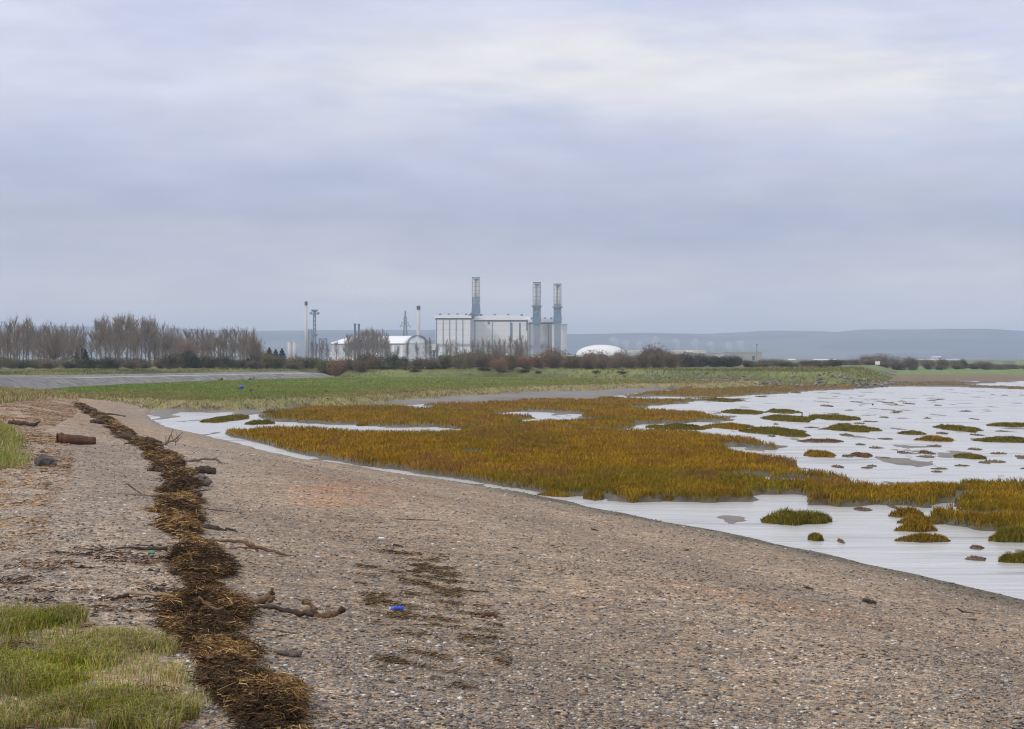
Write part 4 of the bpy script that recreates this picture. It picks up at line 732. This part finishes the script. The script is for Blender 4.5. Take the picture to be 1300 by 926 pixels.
# ---------------------------------------------------------------- power station
M_clad = solid('cladding', (.82, .81, .80), .5, (.02, .05)); M_clad2 = solid('cladding_grey', (.55, .56, .58), .5, (.02, .05)); M_roof = solid('roof_sheet', (.9, .9, .9), .4, (.03, .04)); M_blue = solid('blue_steel', (.12, .20, .28), .5, (.1, .1)); M_grey3 = solid('mid_grey_sheet', (.24, .27, .31), .6, (.1, .15)); M_ductp = solid('pale_blue_steel', (.30, .38, .44), .5, (.1, .1)); M_eave = solid('dark_gable_and_eave_shadow', (.07, .08, .10), .5, (.1, .1)); M_flue = solid('flue_cream', (.66, .63, .56), .5, (.1, .06)); M_steel = solid('grey_steel', (.16, .19, .23), .5, (.1, .1)); M_navy = solid('navy_steel', (.025, .045, .10), .5, (.1, .1)); M_conc = solid('pale_concrete', (.55, .53, .50), .8, (.1, .08)); M_glass = solid('window_dark', (.03, .04, .05), .2, (.1, .1))
def W3(px, py, Y): return ((px - CX) / F * Y, Y, H - (py - HY) / F * Y)
def hall(x0, x1, ytop, yeave, Y, dep, label, ribs, roofarc=2.0, wallmat=None, openings=(), gable=True):
    X0, X1 = (x0 - CX) / F * Y, (x1 - CX) / F * Y; ze = H - (yeave - HY) / F * Y; zt = H - (ytop - HY) / F * Y; gzv = 2.1
    t = empty('power_station_hall', ((X0 + X1) / 2, Y, gzv)); tag(t, label, 'industrial building'); w = (X1 - X0) / 2; he = ze - gzv; ht = zt - gzv
    MB().box(-w, w, 0, dep, -1, he).build('wall', wallmat or M_clad, t)
    # vaulted roof whose axis runs away from the viewer on a shallow arc, with an overhanging edge
    mb = MB(); n = 16; ov = 1.0; xs = np.linspace(-w - ov, w + ov, n + 1); zc = he + .9 + (ht - he - .9) * (1 - .35 * (np.abs(xs) / (w + ov)) ** 2)
    V = [(a, b, c_) for b in (-ov, dep + ov) for a, c_ in zip(xs, zc)] + [(a, b, he + .3) for b in (-ov, dep + ov) for a in xs]; m_ = n + 1; Qs = []
    for i in range(n): Qs += [(i, i + 1, m_ + i + 1, m_ + i), (2 * m_ + i, i * 1 + 0, 0 + i + 1, 2 * m_ + i + 1) if False else (2 * m_ + i, 2 * m_ + i + 1, i + 1, i), (3 * m_ + i + 1, 3 * m_ + i, m_ + i, m_ + i + 1), (2 * m_ + i + 1, 2 * m_ + i, 3 * m_ + i, 3 * m_ + i + 1)]
    mb.add(V, Qs); mb.build('roof', M_roof, t)
    MB().box(-w - .3, w + .3, -.3, dep + .3, he - .9, he + .28).build('eave_shadow', M_eave, t)  # near-black band paints the shadow line below the roof overhang
    for r_ in ribs: xx = (r_ - CX) / F * Y - (X0 + X1) / 2; MB().box(xx - .26, xx + .26, -.36, -.02, -.5, he - .95).build('rib', M_blue, t)
    for (a, b, c_, d_) in openings:
        xa, xb = (a - CX) / F * Y - (X0 + X1) / 2, (b - CX) / F * Y - (X0 + X1) / 2; MB().box(xa, xb, -.25, -.01, H - (d_ - HY) / F * Y - gzv, H - (c_ - HY) / F * Y - gzv).build('louvre', M_steel, t)
    MB().box(-w + 2, w - 2, -.2, -.01, 1, 4).build('door', M_blue, t)
    mb = MB()
    for q in np.linspace(.2, .88, 6): mb.box(-w + .01, w - .01, -.09, -.01, he * q - .09, he * q + .09)
    mb.build('cladding_joint', M_clad2, t)
    for q in np.linspace(-.75, .75, 4): MB().box(q * w - 1.1, q * w + 1.1, 6, 8.5, ht - .8, ht + 1.3).build('roof_vent', M_steel, t)
    mb = MB(); mb.bar((-w, -1.2, he * .42), (w, -1.2, he * .42), .12)
    for q in np.linspace(-w, w, 14): mb.bar((q, -1.2, he * .42 - 1.2), (q, -1.2, he * .42), .08)
    mb.box(-w, w, -1.5, -.37, he * .42 - 1.4, he * .42 - 1.2); mb.build('gantry_walkway', M_steel, t)
    xx = w * random.uniform(-.6, .6); MB().tube([(xx, -1.9, 0), (xx, -1.9, he * .5), (xx + 5, -1.9, he * .5), (xx + 5, -1.9, he * .3)], [.45] * 4, 8).build('pipe', M_flue, t)
    return t
hall(553, 597, 400, 404.5, 1600, 34, 'left power station hall with blue ribs and white curved roof', [554, 562.5, 570.8, 579, 587.5], 2)
hall(602, 671, 400.5, 407, 1618, 40, 'wide middle power station hall with dark slots under a white roof', [603, 625, 648, 670], 2, None, [(619, 622, 402, 412), (648, 650.5, 410, 432), (659, 661, 410, 432)])
hall(672, 704, 405, 410, 1600, 38, 'grey right power station hall between the two right stacks', [672.5, 696], 2, M_clad2, [(668, 670, 406, 420)])
t = empty('power_station_annex', W3(712, 458, 1590)); tag(t, 'pale slab annex at the right end of the power station', 'industrial building')
u = 1590 / F; MB().box(-2 * u - 6, 8.2 * u, 0, 30, -2, 45 * u).build('wall', M_clad, t); MB().box(-8 * u, -1.5 * u, -.8, -.05, -2, 42 * u).build('side_panel', M_steel, t); MB().box(-2 * u - 6.3, 8.6 * u, -.4, 30.4, 45 * u + .01, 46.2 * u).build('roof', M_clad2, t)
# link between left hall and middle hall
t = empty('connecting_block', W3(599.5, 458, 1610)); tag(t, 'narrow dark grey block joining the left and middle halls', 'industrial building'); u = 1610 / F
MB().box(-2.2 * u, 2.2 * u, 0, 30, -2, 53 * u).build('wall', M_clad2, t)
mb = MB(); mb.add([(-9 * u, -.5, 54 * u), (2.6 * u, -.5, 54 * u), (0, -.5, 61 * u), (-1 * u, -.5, 61 * u), (-9 * u, 31, 54 * u), (2.6 * u, 31, 54 * u), (0, 31, 61 * u), (-1 * u, 31, 61 * u)], [(0, 1, 2, 3), (5, 4, 7, 6), (1, 5, 6, 2), (2, 6, 7, 3), (3, 7, 4, 0), (4, 5, 1, 0)]); mb.build('roof', M_eave, t)
def stack(px, ytop, ymid, ybase, wpx, Y, label, tone, plat):
    u = Y / F; X = (px - CX) / F * Y; z0 = 2.1; hz = lambda q: H - (q - HY) / F * Y - z0; t = empty('power_station_stack', (X, Y, z0)); tag(t, label, 'chimney', 'power station stacks'); w = wpx / 2 * u
    MB().box(-w * 1.15, w * 1.15, -w * 1.15, w * 1.15, hz(ybase + 9), hz(ybase)).build('base_duct', M_blue, t); MB().box(-w * .9, w * .9, -w * .9, w * .9, -1, hz(ybase + 9)).build('lower_shaft', M_grey3, t)
    for sx_ in (-1, 1):
        MB().cyl(sx_ * w * .45, 0, hz(ybase) + .01, hz(ytop) - .5, w * .36, n=14).build('flue', tone, t, None, True)
    for sx_ in (-1, 0, 1):
        for sy_ in (-1, 1): MB().box(sx_ * w - .2, sx_ * w + .2, sy_ * w - .2, sy_ * w + .2, hz(ybase), hz(ytop)).build('column', M_steel if sx_ else M_blue, t)
    MB().box(-w * 1.1, w * 1.1, -w * 1.1, w * 1.1, hz(ytop), hz(ytop) + .7).build('cap_ring', M_steel, t)
    mb = MB()
    for q in np.linspace(ytop + 6, ybase - 4, 7):
        z = hz(q)
        for s_ in (-1, 1): mb.bar((-w, s_ * w, z), (w, s_ * w, z), .14); mb.bar((s_ * w, -w, z), (s_ * w, w, z), .14)
    for q0, q1 in zip(np.linspace(ymid, ybase - 4, 4)[:-1], np.linspace(ymid, ybase - 4, 4)[1:]):
        mb.bar((-w, -w, hz(q0)), (w, -w, hz(q1)), .12); mb.bar((w, -w, hz(q0)), (-w, -w, hz(q1)), .12)
    mb.build('bracing', M_steel, t)
    mb = MB().box(-w * .92, w * .92, -w * .9 + .01, -w * .8, hz(ybase), hz(ymid)); mb = MB()
    for k in range(4): xx = -w * .75 + k * w * .5; mb.box(xx - .45, xx + .45, -w * .95, -w * .8, hz(ybase), hz(ymid))
    mb.build('duct_panel', M_ductp, t)
    if plat: MB().box(-w * 1.4, w * 1.4, -w * 1.4, w * 1.4, hz(plat), hz(plat) + .9).build('platform', M_steel, t)
    MB().box(-w * 1.02, w * 1.02, -w * 1.0, w * 1.0, hz(ybase) + .02, hz(ybase - 4.5)).build('base_collar', M_blue, t)
stack(604.3, 353.5, 377, 391, 9.5, 1625, 'tallest leftmost power station stack with two cream flues', M_flue, None)
stack(681.5, 359.5, 388, 403, 9.5, 1590, 'middle power station stack, darker, with platform ring', M_clad2, 390)
stack(707.8, 361.5, 386, 401, 9.0, 1582, 'rightmost power station stack above the blue collar', M_flue, 391)
# low vaulted building
Yv = 1400; u = Yv / F; t = empty('vaulted_building', W3(481, 459.5, Yv), -.42); tag(t, 'long low building with white barrel roof left of the power station', 'industrial building')
t.location.z = 2.1; Lh, Wd = 31, 15; zw = (459 - 438) * u + .6
MB().box(-Lh, Lh, -Wd, Wd, -1, zw).build('wall', M_clad2, t)
n = 18; an = np.linspace(0, math.pi, n + 1); mb = MB(); nn = 14; V = []
for i in range(nn + 1):
    xx = -Lh - .5 + (2 * Lh + 1) * i / nn; f = min(1, .35 + .65 * math.sin(min(1, i / 3) * math.pi / 2))
    for a in an: V.append((xx, -math.cos(a) * (Wd + .6) , zw + .05 + math.sin(a) * 5.6 * f))
Qs = [(i * (n + 1) + j, i * (n + 1) + j + 1, (i + 1) * (n + 1) + j + 1, (i + 1) * (n + 1) + j) for i in range(nn) for j in range(n)]
mb.add(V, Qs, [(nn * (n + 1), nn * (n + 1) + j, nn * (n + 1) + j + 1) for j in range(1, n)]); mb.build('roof', M_roof, t, None, True)
mb = MB().tube([(Lh + .9, -math.cos(a) * (Wd + .7), zw + .1 + math.sin(a) * 5.8) for a in an], [.5] * (n + 1), 6); mb.build('arch_trim', M_blue, t)
MB().box(Lh + .05, Lh + .3, -Wd + 2, Wd - 2, 0, zw - .5).build('gable_panel', M_clad, t)
for k in range(9): MB().box(-Lh + 4 + k * 6.6, -Lh + 5.5 + k * 6.6, -Wd - .25, -Wd - .02, 0, zw - 1).build('rib', M_clad, t)
MB().box(-Lh - .3, Lh + .3, -Wd - .7, -Wd - .05, zw - .6, zw + .02).build('gutter', M_steel, t)
# chimneys
def chimney(px, ytop, wpx, Y, mat, capm, caph, label, group=None, balcony=None):
    X = (px - CX) / F * Y; t = empty('chimney', (X, Y, 2.1)); tag(t, label, 'chimney', group); r = wpx / 2 / F * Y; h = H - (ytop - HY) / F * Y - 2.1; ch = caph / F * Y
    MB().cyl(0, 0, -1, h - ch, r * 1.15, r, 14).build('shaft', mat, t, None, True); MB().cyl(0, 0, h - ch, h, r * 1.15, r * 1.15, 14).build('top_band', capm, t, None, False)
    if balcony: z = H - (balcony - HY) / F * Y - 2.1; MB().cyl(0, 0, z, z + .6, r * 2, n=14).build('balcony', M_steel, t)
chimney(388.6, 383, 3.4, 1560, M_conc, M_navy, 5, 'tall slim white chimney with navy top beside the flood tower')
chimney(531.3, 388.5, 4.2, 1500, M_conc, M_navy, 5, 'slim white chimney with navy top left of the power station', None, 427)
chimney(450.6, 411, 2.4, 1380, M_navy, M_navy, 2, 'left one of the two short dark chimneys'); chimney(455.6, 411.5, 2.4, 1380, M_navy, M_navy, 2, 'right one of the two short dark chimneys')
# lattice towers
def lattice(name, px, ytop, wb, wt, Y, label, cat, platforms=(), arms=(), seg=9, r=.22):
    X = (px - CX) / F * Y; u = Y / F; t = empty(name, (X, Y, 2.1)); tag(t, label, cat); h = H - (ytop - HY) / F * Y - 2.1; wb *= u / 2; wt *= u / 2; hz = lambda q: H - (q - HY) / F * Y - 2.1
    wd = lambda z: wb + (wt - wb) * min(1, z / h)
    cs = [(-1, -1), (1, -1), (1, 1), (-1, 1)]
    for a, b in cs: MB().bar((a * wb, b * wb, 0), (a * wt, b * wt, h), r).build('leg', M_steel, t)
    mb = MB(); zs = np.linspace(0, h, seg + 1)
    for z0_, z1_ in zip(zs[:-1], zs[1:]):
        for k in range(4):
            a, b = cs[k], cs[(k + 1) % 4]; mb.bar((a[0] * wd(z0_), a[1] * wd(z0_), z0_), (b[0] * wd(z1_), b[1] * wd(z1_), z1_), r * .6); mb.bar((b[0] * wd(z0_), b[1] * wd(z0_), z0_), (a[0] * wd(z1_), a[1] * wd(z1_), z1_), r * .6); mb.bar((a[0] * wd(z1_), a[1] * wd(z1_), z1_), (b[0] * wd(z1_), b[1] * wd(z1_), z1_), r * .6)
    mb.build('bracing', M_steel, t)
    for q, w_ in platforms:
        p = MB().cyl(0, 0, hz(q), hz(q) + .5, w_ * u / 2, n=14).build('platform', M_steel, t); mb = MB()
        for k in range(8): a = k * math.pi / 4; mb.box(w_ * u / 2 * math.cos(a) - .5, w_ * u / 2 * math.cos(a) + .5, w_ * u / 2 * math.sin(a) - .4, w_ * u / 2 * math.sin(a) + .4, hz(q) + .5, hz(q) + 1.7)
        mb.build('railing', M_steel, t)
    for q, w_ in arms:
        z = hz(q)
        for s_ in (-1, 1): mb = MB(); mb.bar((0, -wd(z), z), (s_ * w_ * u / 2, 0, z + .3), r * .8); mb.bar((0, wd(z), z), (s_ * w_ * u / 2, 0, z + .3), r * .8); mb.bar((0, 0, z + 2.2), (s_ * w_ * u / 2, 0, z + .3), r * .6); mb.bar((s_ * w_ * u / 2, 0, z + .3), (s_ * w_ * u / 2, 0, z - 1.6), r * .6); mb.build('cross_arm', M_steel, t)
    return t
lattice('lattice_tower', 399.3, 394, 4.5, 2.2, 1500, 'dark lattice tower topped by two round platforms', 'tower', [(396, 7), (399.5, 11), (427, 6)], (), 12, .26)
lattice('electricity_pylon', 514.5, 395, 9, .8, 1500, 'grey electricity pylon behind the vaulted building', 'pylon', (), [(404.5, 4), (410.5, 9), (414.5, 13), (429, 20)], 12, .24)
lattice('pipe_gantry', 410, 430, 9, 9, 1480, 'low steel pipe gantry frame right of the lattice tower', 'gantry', (), (), 4, .3)
lattice('pipe_gantry', 394, 418, 5, 4, 1540, 'narrow steel frame left of the lattice tower', 'gantry', (), (), 5, .25)
# silo pair
t = empty('silo', W3(368, 459, 1500)); t.location.z = 2.1; tag(t, 'left pale concrete silo of the pair near the conifers', 'silo'); u = 1500 / F
def silo(t): MB().cyl(0, 0, -1, 23 * u, 2.9 * u, n=20).build('body', M_conc, t, None, True); MB().cyl(0, 0, 23 * u, 23.9 * u, 3.1 * u, 2.9 * u, n=20).build('lid', M_clad2, t)
silo(t); t2 = empty('silo', (t.location.x + 6.4 * u, 1500, 2.1)); tag(t2, 'right pale concrete silo of the pair near the conifers', 'silo'); silo(t2)
def shed(x0, x1, ytop, yeave, Y, wm, rm, label, dep=20, extra=None, cat='industrial building', nm='warehouse'):
    X0, X1 = (x0 - CX) / F * Y, (x1 - CX) / F * Y; w = (X1 - X0) / 2; z = lambda q: H - (q - HY) / F * Y - 1.5; t = empty(nm, ((X0 + X1) / 2, Y, 1.5)); tag(t, label, cat); he, ht = z(yeave), z(ytop)
    MB().box(-w, w, 0, dep, -1, he).build('wall', wm, t); mb = MB(); mb.add([(-w - .5, -.5, he + .01), (w + .5, -.5, he + .01), (w + .5, dep + .5, he + .01), (-w - .5, dep + .5, he + .01), (-w - .5, dep / 2, ht), (w + .5, dep / 2, ht)], [(0, 1, 5, 4), (2, 3, 4, 5), (0, 3, 2, 1)], [(0, 4, 3), (1, 2, 5)]); mb.build('roof', rm, t)
    k = max(2, int(w / 7))
    for i in range(k): xx = -w + (i + .5) * 2 * w / k; MB().box(xx - 1.2, xx + 1.2, -.12, -.01, max(.3, he * .1), he * .62).build('window' if i % 3 else 'door', M_glass if i % 3 else M_steel, t)
    return t
M_olive = solid('olive_sheet', (.19, .20, .15), .7, (.05, .2)); M_tan = solid('tan_sheet', (.36, .34, .27), .7, (.05, .2))
shed(545, 553, 431.5, 436, 1650, M_clad, M_blue, 'small white building with blue roof left of the left hall', 12); shed(417, 427, 447, 449.5, 1500, M_clad, M_clad2, 'small pale shed left of the vaulted building', 12)
shed(797, 818, 444.5, 448, 1700, M_clad2, M_tan, 'grey shed at the right foot of the white dome'); shed(853, 896, 444.5, 449, 1700, M_olive, M_tan, 'long low olive shed in the middle of the works'); shed(871, 879, 444.8, 447.5, 1690, M_tan, M_conc, 'pale rooftop house on the long olive shed', 6)
shed(896, 926, 446.5, 449, 1720, M_clad2, M_olive, 'low grey shed with thin dark roof right of the olive shed'); shed(925, 967, 446.5, 448, 1690, M_tan, M_olive, 'tan panelled shed under the mast at the right end of the works', 25)
shed(1034, 1063, 456, 457, 2400, M_clad, M_roof, 'far white warehouse above the headland'); shed(1002, 1010, 455.8, 457, 2400, M_clad, M_roof, 'tiny far white shed left of the far warehouse'); shed(1255, 1288, 458.6, 459.6, 1500, M_clad, M_roof, 'low white warehouse far right below the hills'); shed(1165, 1226, 456.2, 457.8, 2400, M_steel, M_clad2, 'long far grey warehouse behind the far hedge')
shed(675, 690, 452, 454, 1450, M_clad, M_clad2, 'low white office below the right hall', 12); shed(712, 727, 451, 453, 1450, M_clad, M_roof, 'low white office at the left foot of the dome', 12)
shed(1184, 1195, 452.5, 454, 3000, M_clad2, M_clad2, 'tiny remote farm building under the hills', 14)
t = empty('mast', W3(960.7, 459, 1650)); t.location.z = 1.5; tag(t, 'thin dark mast above the tan panelled shed', 'mast'); u = 1650 / F; MB().cyl(0, 0, -1, 22 * u, .55, .3, 8).build('pole', M_steel, t); MB().cyl(0, 0, 20.5 * u, 22.2 * u, .8, .8, 8).build('lamp_head', M_steel, t)
# dome
Yd = 1550; u = Yd / F; t = empty('storage_dome', ((765 - CX) / F * Yd, Yd + 22, 2.0)); tag(t, 'low white storage dome right of the power station', 'storage dome'); R_, hd = 32.5 * u, (459 - 438.2) * u; V = [(0, 0, hd)]; Qs = []; T = []; na = 48; nr = 12
for k in range(1, nr + 1):
    a = k / nr * math.pi / 2
    for j in range(na): V.append((R_ * math.sin(a) * math.cos(j / na * 6.28318), R_ * .8 * math.sin(a) * math.sin(j / na * 6.28318), 5 + (hd - 5) * math.cos(a)))
for j in range(na): T.append((0, 1 + j, 1 + (j + 1) % na))
for k in range(nr - 1):
    for j in range(na): Qs.append((1 + k * na + j, 1 + (k + 1) * na + j, 1 + (k + 1) * na + (j + 1) % na, 1 + k * na + (j + 1) % na))
M_dome = solid('dome_skin', (.85, .83, .79), .5, (.03, .05)); mb = MB(); mb.add(V, Qs, T); mb.build('shell', M_dome, t, None, True); MB().tube([(0, 0, -1), (0, 0, 5)], [R_, R_], 48).build('ring_wall', M_clad2, t).scale = (1, .8, 1)
# small sign on the far field
X, Y, _ = W3(1114, 468, 520); t = empty('notice_board', (X, Y, gz(X, Y))); tag(t, 'small white notice board at the far green field hedge', 'sign'); MB().box(-.06, .06, -.06, .06, -.2, .5).build('post', M_fence, t); MB().box(-.65, .65, -.12, -.065, .35, 1.25).build('board', P_white, t)
# ---------------------------------------------------------------- hills
hx = np.linspace(-4200, 4200, 420); hy = np.concatenate([np.linspace(5200, 7400, 46), np.linspace(7500, 9400, 14)]); HXg, HYg = np.meshgrid(hx, hy)
prof = np.interp(HXg / 7200 * F + CX, [-300, 0, 215, 330, 430, 560, 740, 780, 830, 900, 985, 1050, 1075, 1100, 1180, 1200, 1260, 1300, 1500, 1700], [414, 413, 417, 420.5, 419, 419, 424.5, 423.5, 423, 424, 420, 421, 422, 418.5, 418.5, 417.5, 418, 421, 424, 419])
rh = (HY - prof) / F * 7200 + H; k_ = ss((HYg - 5400) / 1900); hz_ = rh * (.12 * ss((HYg - 5300) / 500) + .88 * k_ ** 1.2) * (1 + .12 * (fbm(HXg * .002, HYg * .002, 3) - .5) * (1 - k_)); hz_ += 3.5 * (fbm(HXg * .02, HYg * .004, 4) - .5) * k_; hz_ -= ss((HYg - 7500) / 2000) * 30
hcol = np.where((fbm(HXg * .0022 + 3, HYg * .003, 3) > .56).ravel()[:, None], [.10, .11, .07], [.03, .035, .04]); hcol = hcol * (.7 + .6 * fbm(HXg * .01, HYg * .01, 3).ravel())[:, None]
ii = np.arange(hx.size * hy.size).reshape(len(hy), len(hx)); Qh = np.stack([ii[:-1, :-1], ii[:-1, 1:], ii[1:, 1:], ii[1:, :-1]], -1).reshape(-1, 4)
o = mesh_obj('hills', np.stack([HXg.ravel(), HYg.ravel(), hz_.ravel() + .9], 1), Qh, attr_mat('hill_woods'), cols=hcol, smooth=True); o['kind'] = 'structure'
# ---------------------------------------------------------------- steam
def vol(name, dens, col=(1, 1, 1), an=0):
    m = bpy.data.materials.new(name); m.use_nodes = True; nt = m.node_tree; nt.nodes.clear(); o = nt.nodes.new('ShaderNodeOutputMaterial'); v = nt.nodes.new('ShaderNodeVolumePrincipled'); v.inputs['Density'].default_value = dens; v.inputs['Color'].default_value = (*col, 1); v.inputs['Anisotropy'].default_value = an; nt.links.new(v.outputs[0], o.inputs['Volume']); return m
M_steam = vol('steam', .035, (1, 1, 1)); M_smoke = vol('smoke', .03, (1, 1, 1))
def puff(name, mat, blobs, Y, label, cat, group=None):
    mb = MB(); B0 = W3(blobs[0][0], blobs[0][1], Y); bm = bmesh.new(); bmesh.ops.create_icosphere(bm, subdivisions=3, radius=1); v = np.array([q.co[:] for q in bm.verts]); f = np.array([[q.index for q in g_.verts] for g_ in bm.faces]); bm.free()
    for a, b, rx, rz in blobs:
        c = W3(a, b, Y); u = Y / F; k = 1 + .35 * (fbm(v[:, 0] * 1.5 + a, v[:, 2] * 1.5 + b + v[:, 1], 3) - .5); mb.add(v * k[:, None] * [rx * u, rx * u, rz * u] + np.array(c), None, f)
    o = mb.build(name, mat, None, B0, True); tag(o, label, cat, group, 'stuff')
for k, a in enumerate([783, 797, 813, 834, 862, 884, 905, 928, 943]):
    hgt_ = random.uniform(7, 20); bl = [(a + random.uniform(-1, 1) - j * random.uniform(.4, 1.1), 446 - hgt_ * j / 5, 2.2 + j * random.uniform(.5, .9), 2.6 + j * .35) for j in range(5)]
    puff('steam', M_steam, bl, 1760, 'faint white steam plume rising behind the sheds', 'steam', 'steam plumes behind the works')
puff('smoke', M_smoke, [(431, 363, 2.5, 2), (441, 364, 4, 2), (446, 368, 3.5, 2.4), (453, 376, 3, 2), (460, 378, 3.5, 1.6), (471, 377, 3.5, 1.4), (480, 380, 4, 2.4), (491, 384, 5, 2)], 2200, 'thin white smoke trail drifting in the sky left of the power station', 'smoke')
# ---------------------------------------------------------------- haze
mb = MB().box(-6000, 6000, -150, 9950, -3.5, 150); o = mb.build('haze', vol('haze', 1.9e-4, (.66, .77, 1.0))); o['kind'] = 'stuff'; o['label'] = 'pale blue haze fading the far hills'; o['category'] = 'haze'
# ---------------------------------------------------------------- sky, sun, camera
SE, SR = math.radians(32), math.radians(-125)   # elevation, rotation from +Y toward +X
w = bpy.data.worlds.new('World'); sc.world = w; w.use_nodes = True; nt = w.node_tree; bg = nt.nodes['Background']; bg.inputs[1].default_value = .103
sky = N(nt, 'ShaderNodeTexSky', _sky_type='NISHITA'); sky.sun_disc = False; sky.sun_elevation = SE; sky.sun_rotation = SR; sky.dust_density = 3
tc = N(nt, 'ShaderNodeTexCoord'); sp = N(nt, 'ShaderNodeSeparateXYZ'); nt.links.new(tc.outputs['Generated'], sp.inputs[0])
L_ = lambda c, k=1: tuple(lin(c) * 10 * k)
def mr(src, a, b, c=0, d=1):
    n = N(nt, 'ShaderNodeMapRange'); n.inputs[1].default_value = a; n.inputs[2].default_value = b; n.inputs[3].default_value = c; n.inputs[4].default_value = d; n.interpolation_type = 'SMOOTHSTEP'; nt.links.new(src, n.inputs[0]); return n.outputs[0]
def noise(sx_, sz_, scale, det, offx=0):
    mp = N(nt, 'ShaderNodeMapping'); mp.inputs['Scale'].default_value = (sx_, sx_, sz_); mp.inputs['Location'].default_value = (offx, 0, 0); nt.links.new(tc.outputs['Generated'], mp.inputs[0]); n = N(nt, 'ShaderNodeTexNoise', Scale=scale, Detail=det, Roughness=.5); nt.links.new(mp.outputs[0], n.inputs['Vector']); return n.outputs[0]
def math_(op, a, b):
    n = N(nt, 'ShaderNodeMath', _operation=op)
    for i, v in ((0, a), (1, b)):
        if hasattr(v, 'links'): nt.links.new(v, n.inputs[i])
        else: n.inputs[i].default_value = v
    return n.outputs[0]
nA = noise(3.2, 13, 1.6, 4, 1.3); nB = noise(5.5, 26, 1.6, 5, 7.7); nC = noise(16, 60, 1.5, 5, 3.1)
zj = math_('ADD', sp.outputs[2], math_('MULTIPLY', math_('SUBTRACT', nA, .5), .045))
base = ramp(nt, zj, [(0, tuple(lin((224, 224, 228)))), (.035, tuple(lin((213, 215, 223)))), (.07, tuple(lin((182, 189, 211)))), (.10, tuple(lin((196, 202, 226)))), (.135, tuple(lin((214, 219, 239)))), (.19, tuple(lin((214, 219, 241)))), (.5, (.88, .9, .97)), (1, (1.0, 1.02, 1.08))])
base = mul(nt, base, (10, 10, 10))
# bright cloud bank
brt = math_('MULTIPLY', mr(math_('ABSOLUTE', math_('SUBTRACT', zj, .146), 0), 0, .036, 1, 0), mr(sp.outputs[0], -.2, .0))
brt = math_('MULTIPLY', brt, mr(nB, .25, .55))
c = mul(nt, base, tuple(lin((240, 239, 240)) * 10)); mixn = c.node; mixn.blend_type = 'MIX'; nt.links.new(math_('MULTIPLY', brt, .9), mixn.inputs[0])
c2 = mul(nt, c, ramp(nt, nB, [(.3, (.91, .93, .97)), (.7, (1.09, 1.065, 1.02))])); c2 = mul(nt, c2, ramp(nt, nC, [(.3, .955), (.7, 1.045)]))
fin = mul(nt, c2, sky.outputs[0], .06, 'MIX')
nt.links.new(fin, bg.inputs[0])
sl = bpy.data.lights.new('sun', 'SUN'); sl.energy = 1.5; sl.angle = math.radians(11); sl.color = (1, .95, .88); so = bpy.data.objects.new('sun', sl); COL.objects.link(so)
d = Vector((math.sin(SR) * math.cos(SE), math.cos(SR) * math.cos(SE), math.sin(SE))); so.rotation_euler = d.to_track_quat('Z', 'Y').to_euler()
cam = bpy.data.cameras.new('camera'); co = bpy.data.objects.new('camera', cam); COL.objects.link(co); co.location = (0, 0, H)
cam.sensor_width = 36; cam.lens = F / 1300 * 36; cam.clip_start = .3; cam.clip_end = 30000; co.rotation_euler = (math.pi / 2 - math.atan((463 - HY) / F), 0, 0); sc.camera = co
sc.view_settings.view_transform = 'Standard'; sc.view_settings.look = 'None'; sc.view_settings.gamma = 1; sc.view_settings.exposure = 0
sc.cycles.max_bounces = 6; sc.cycles.diffuse_bounces = 2; sc.cycles.glossy_bounces = 2; sc.cycles.volume_bounces = 1; sc.cycles.transparent_max_bounces = 8; sc.cycles.use_denoising = True; sc.cycles.filter_width = 1.15
for o in list(bpy.data.objects):
    if o.type == 'EMPTY' and o.location.z < -400: bpy.data.objects.remove(o)
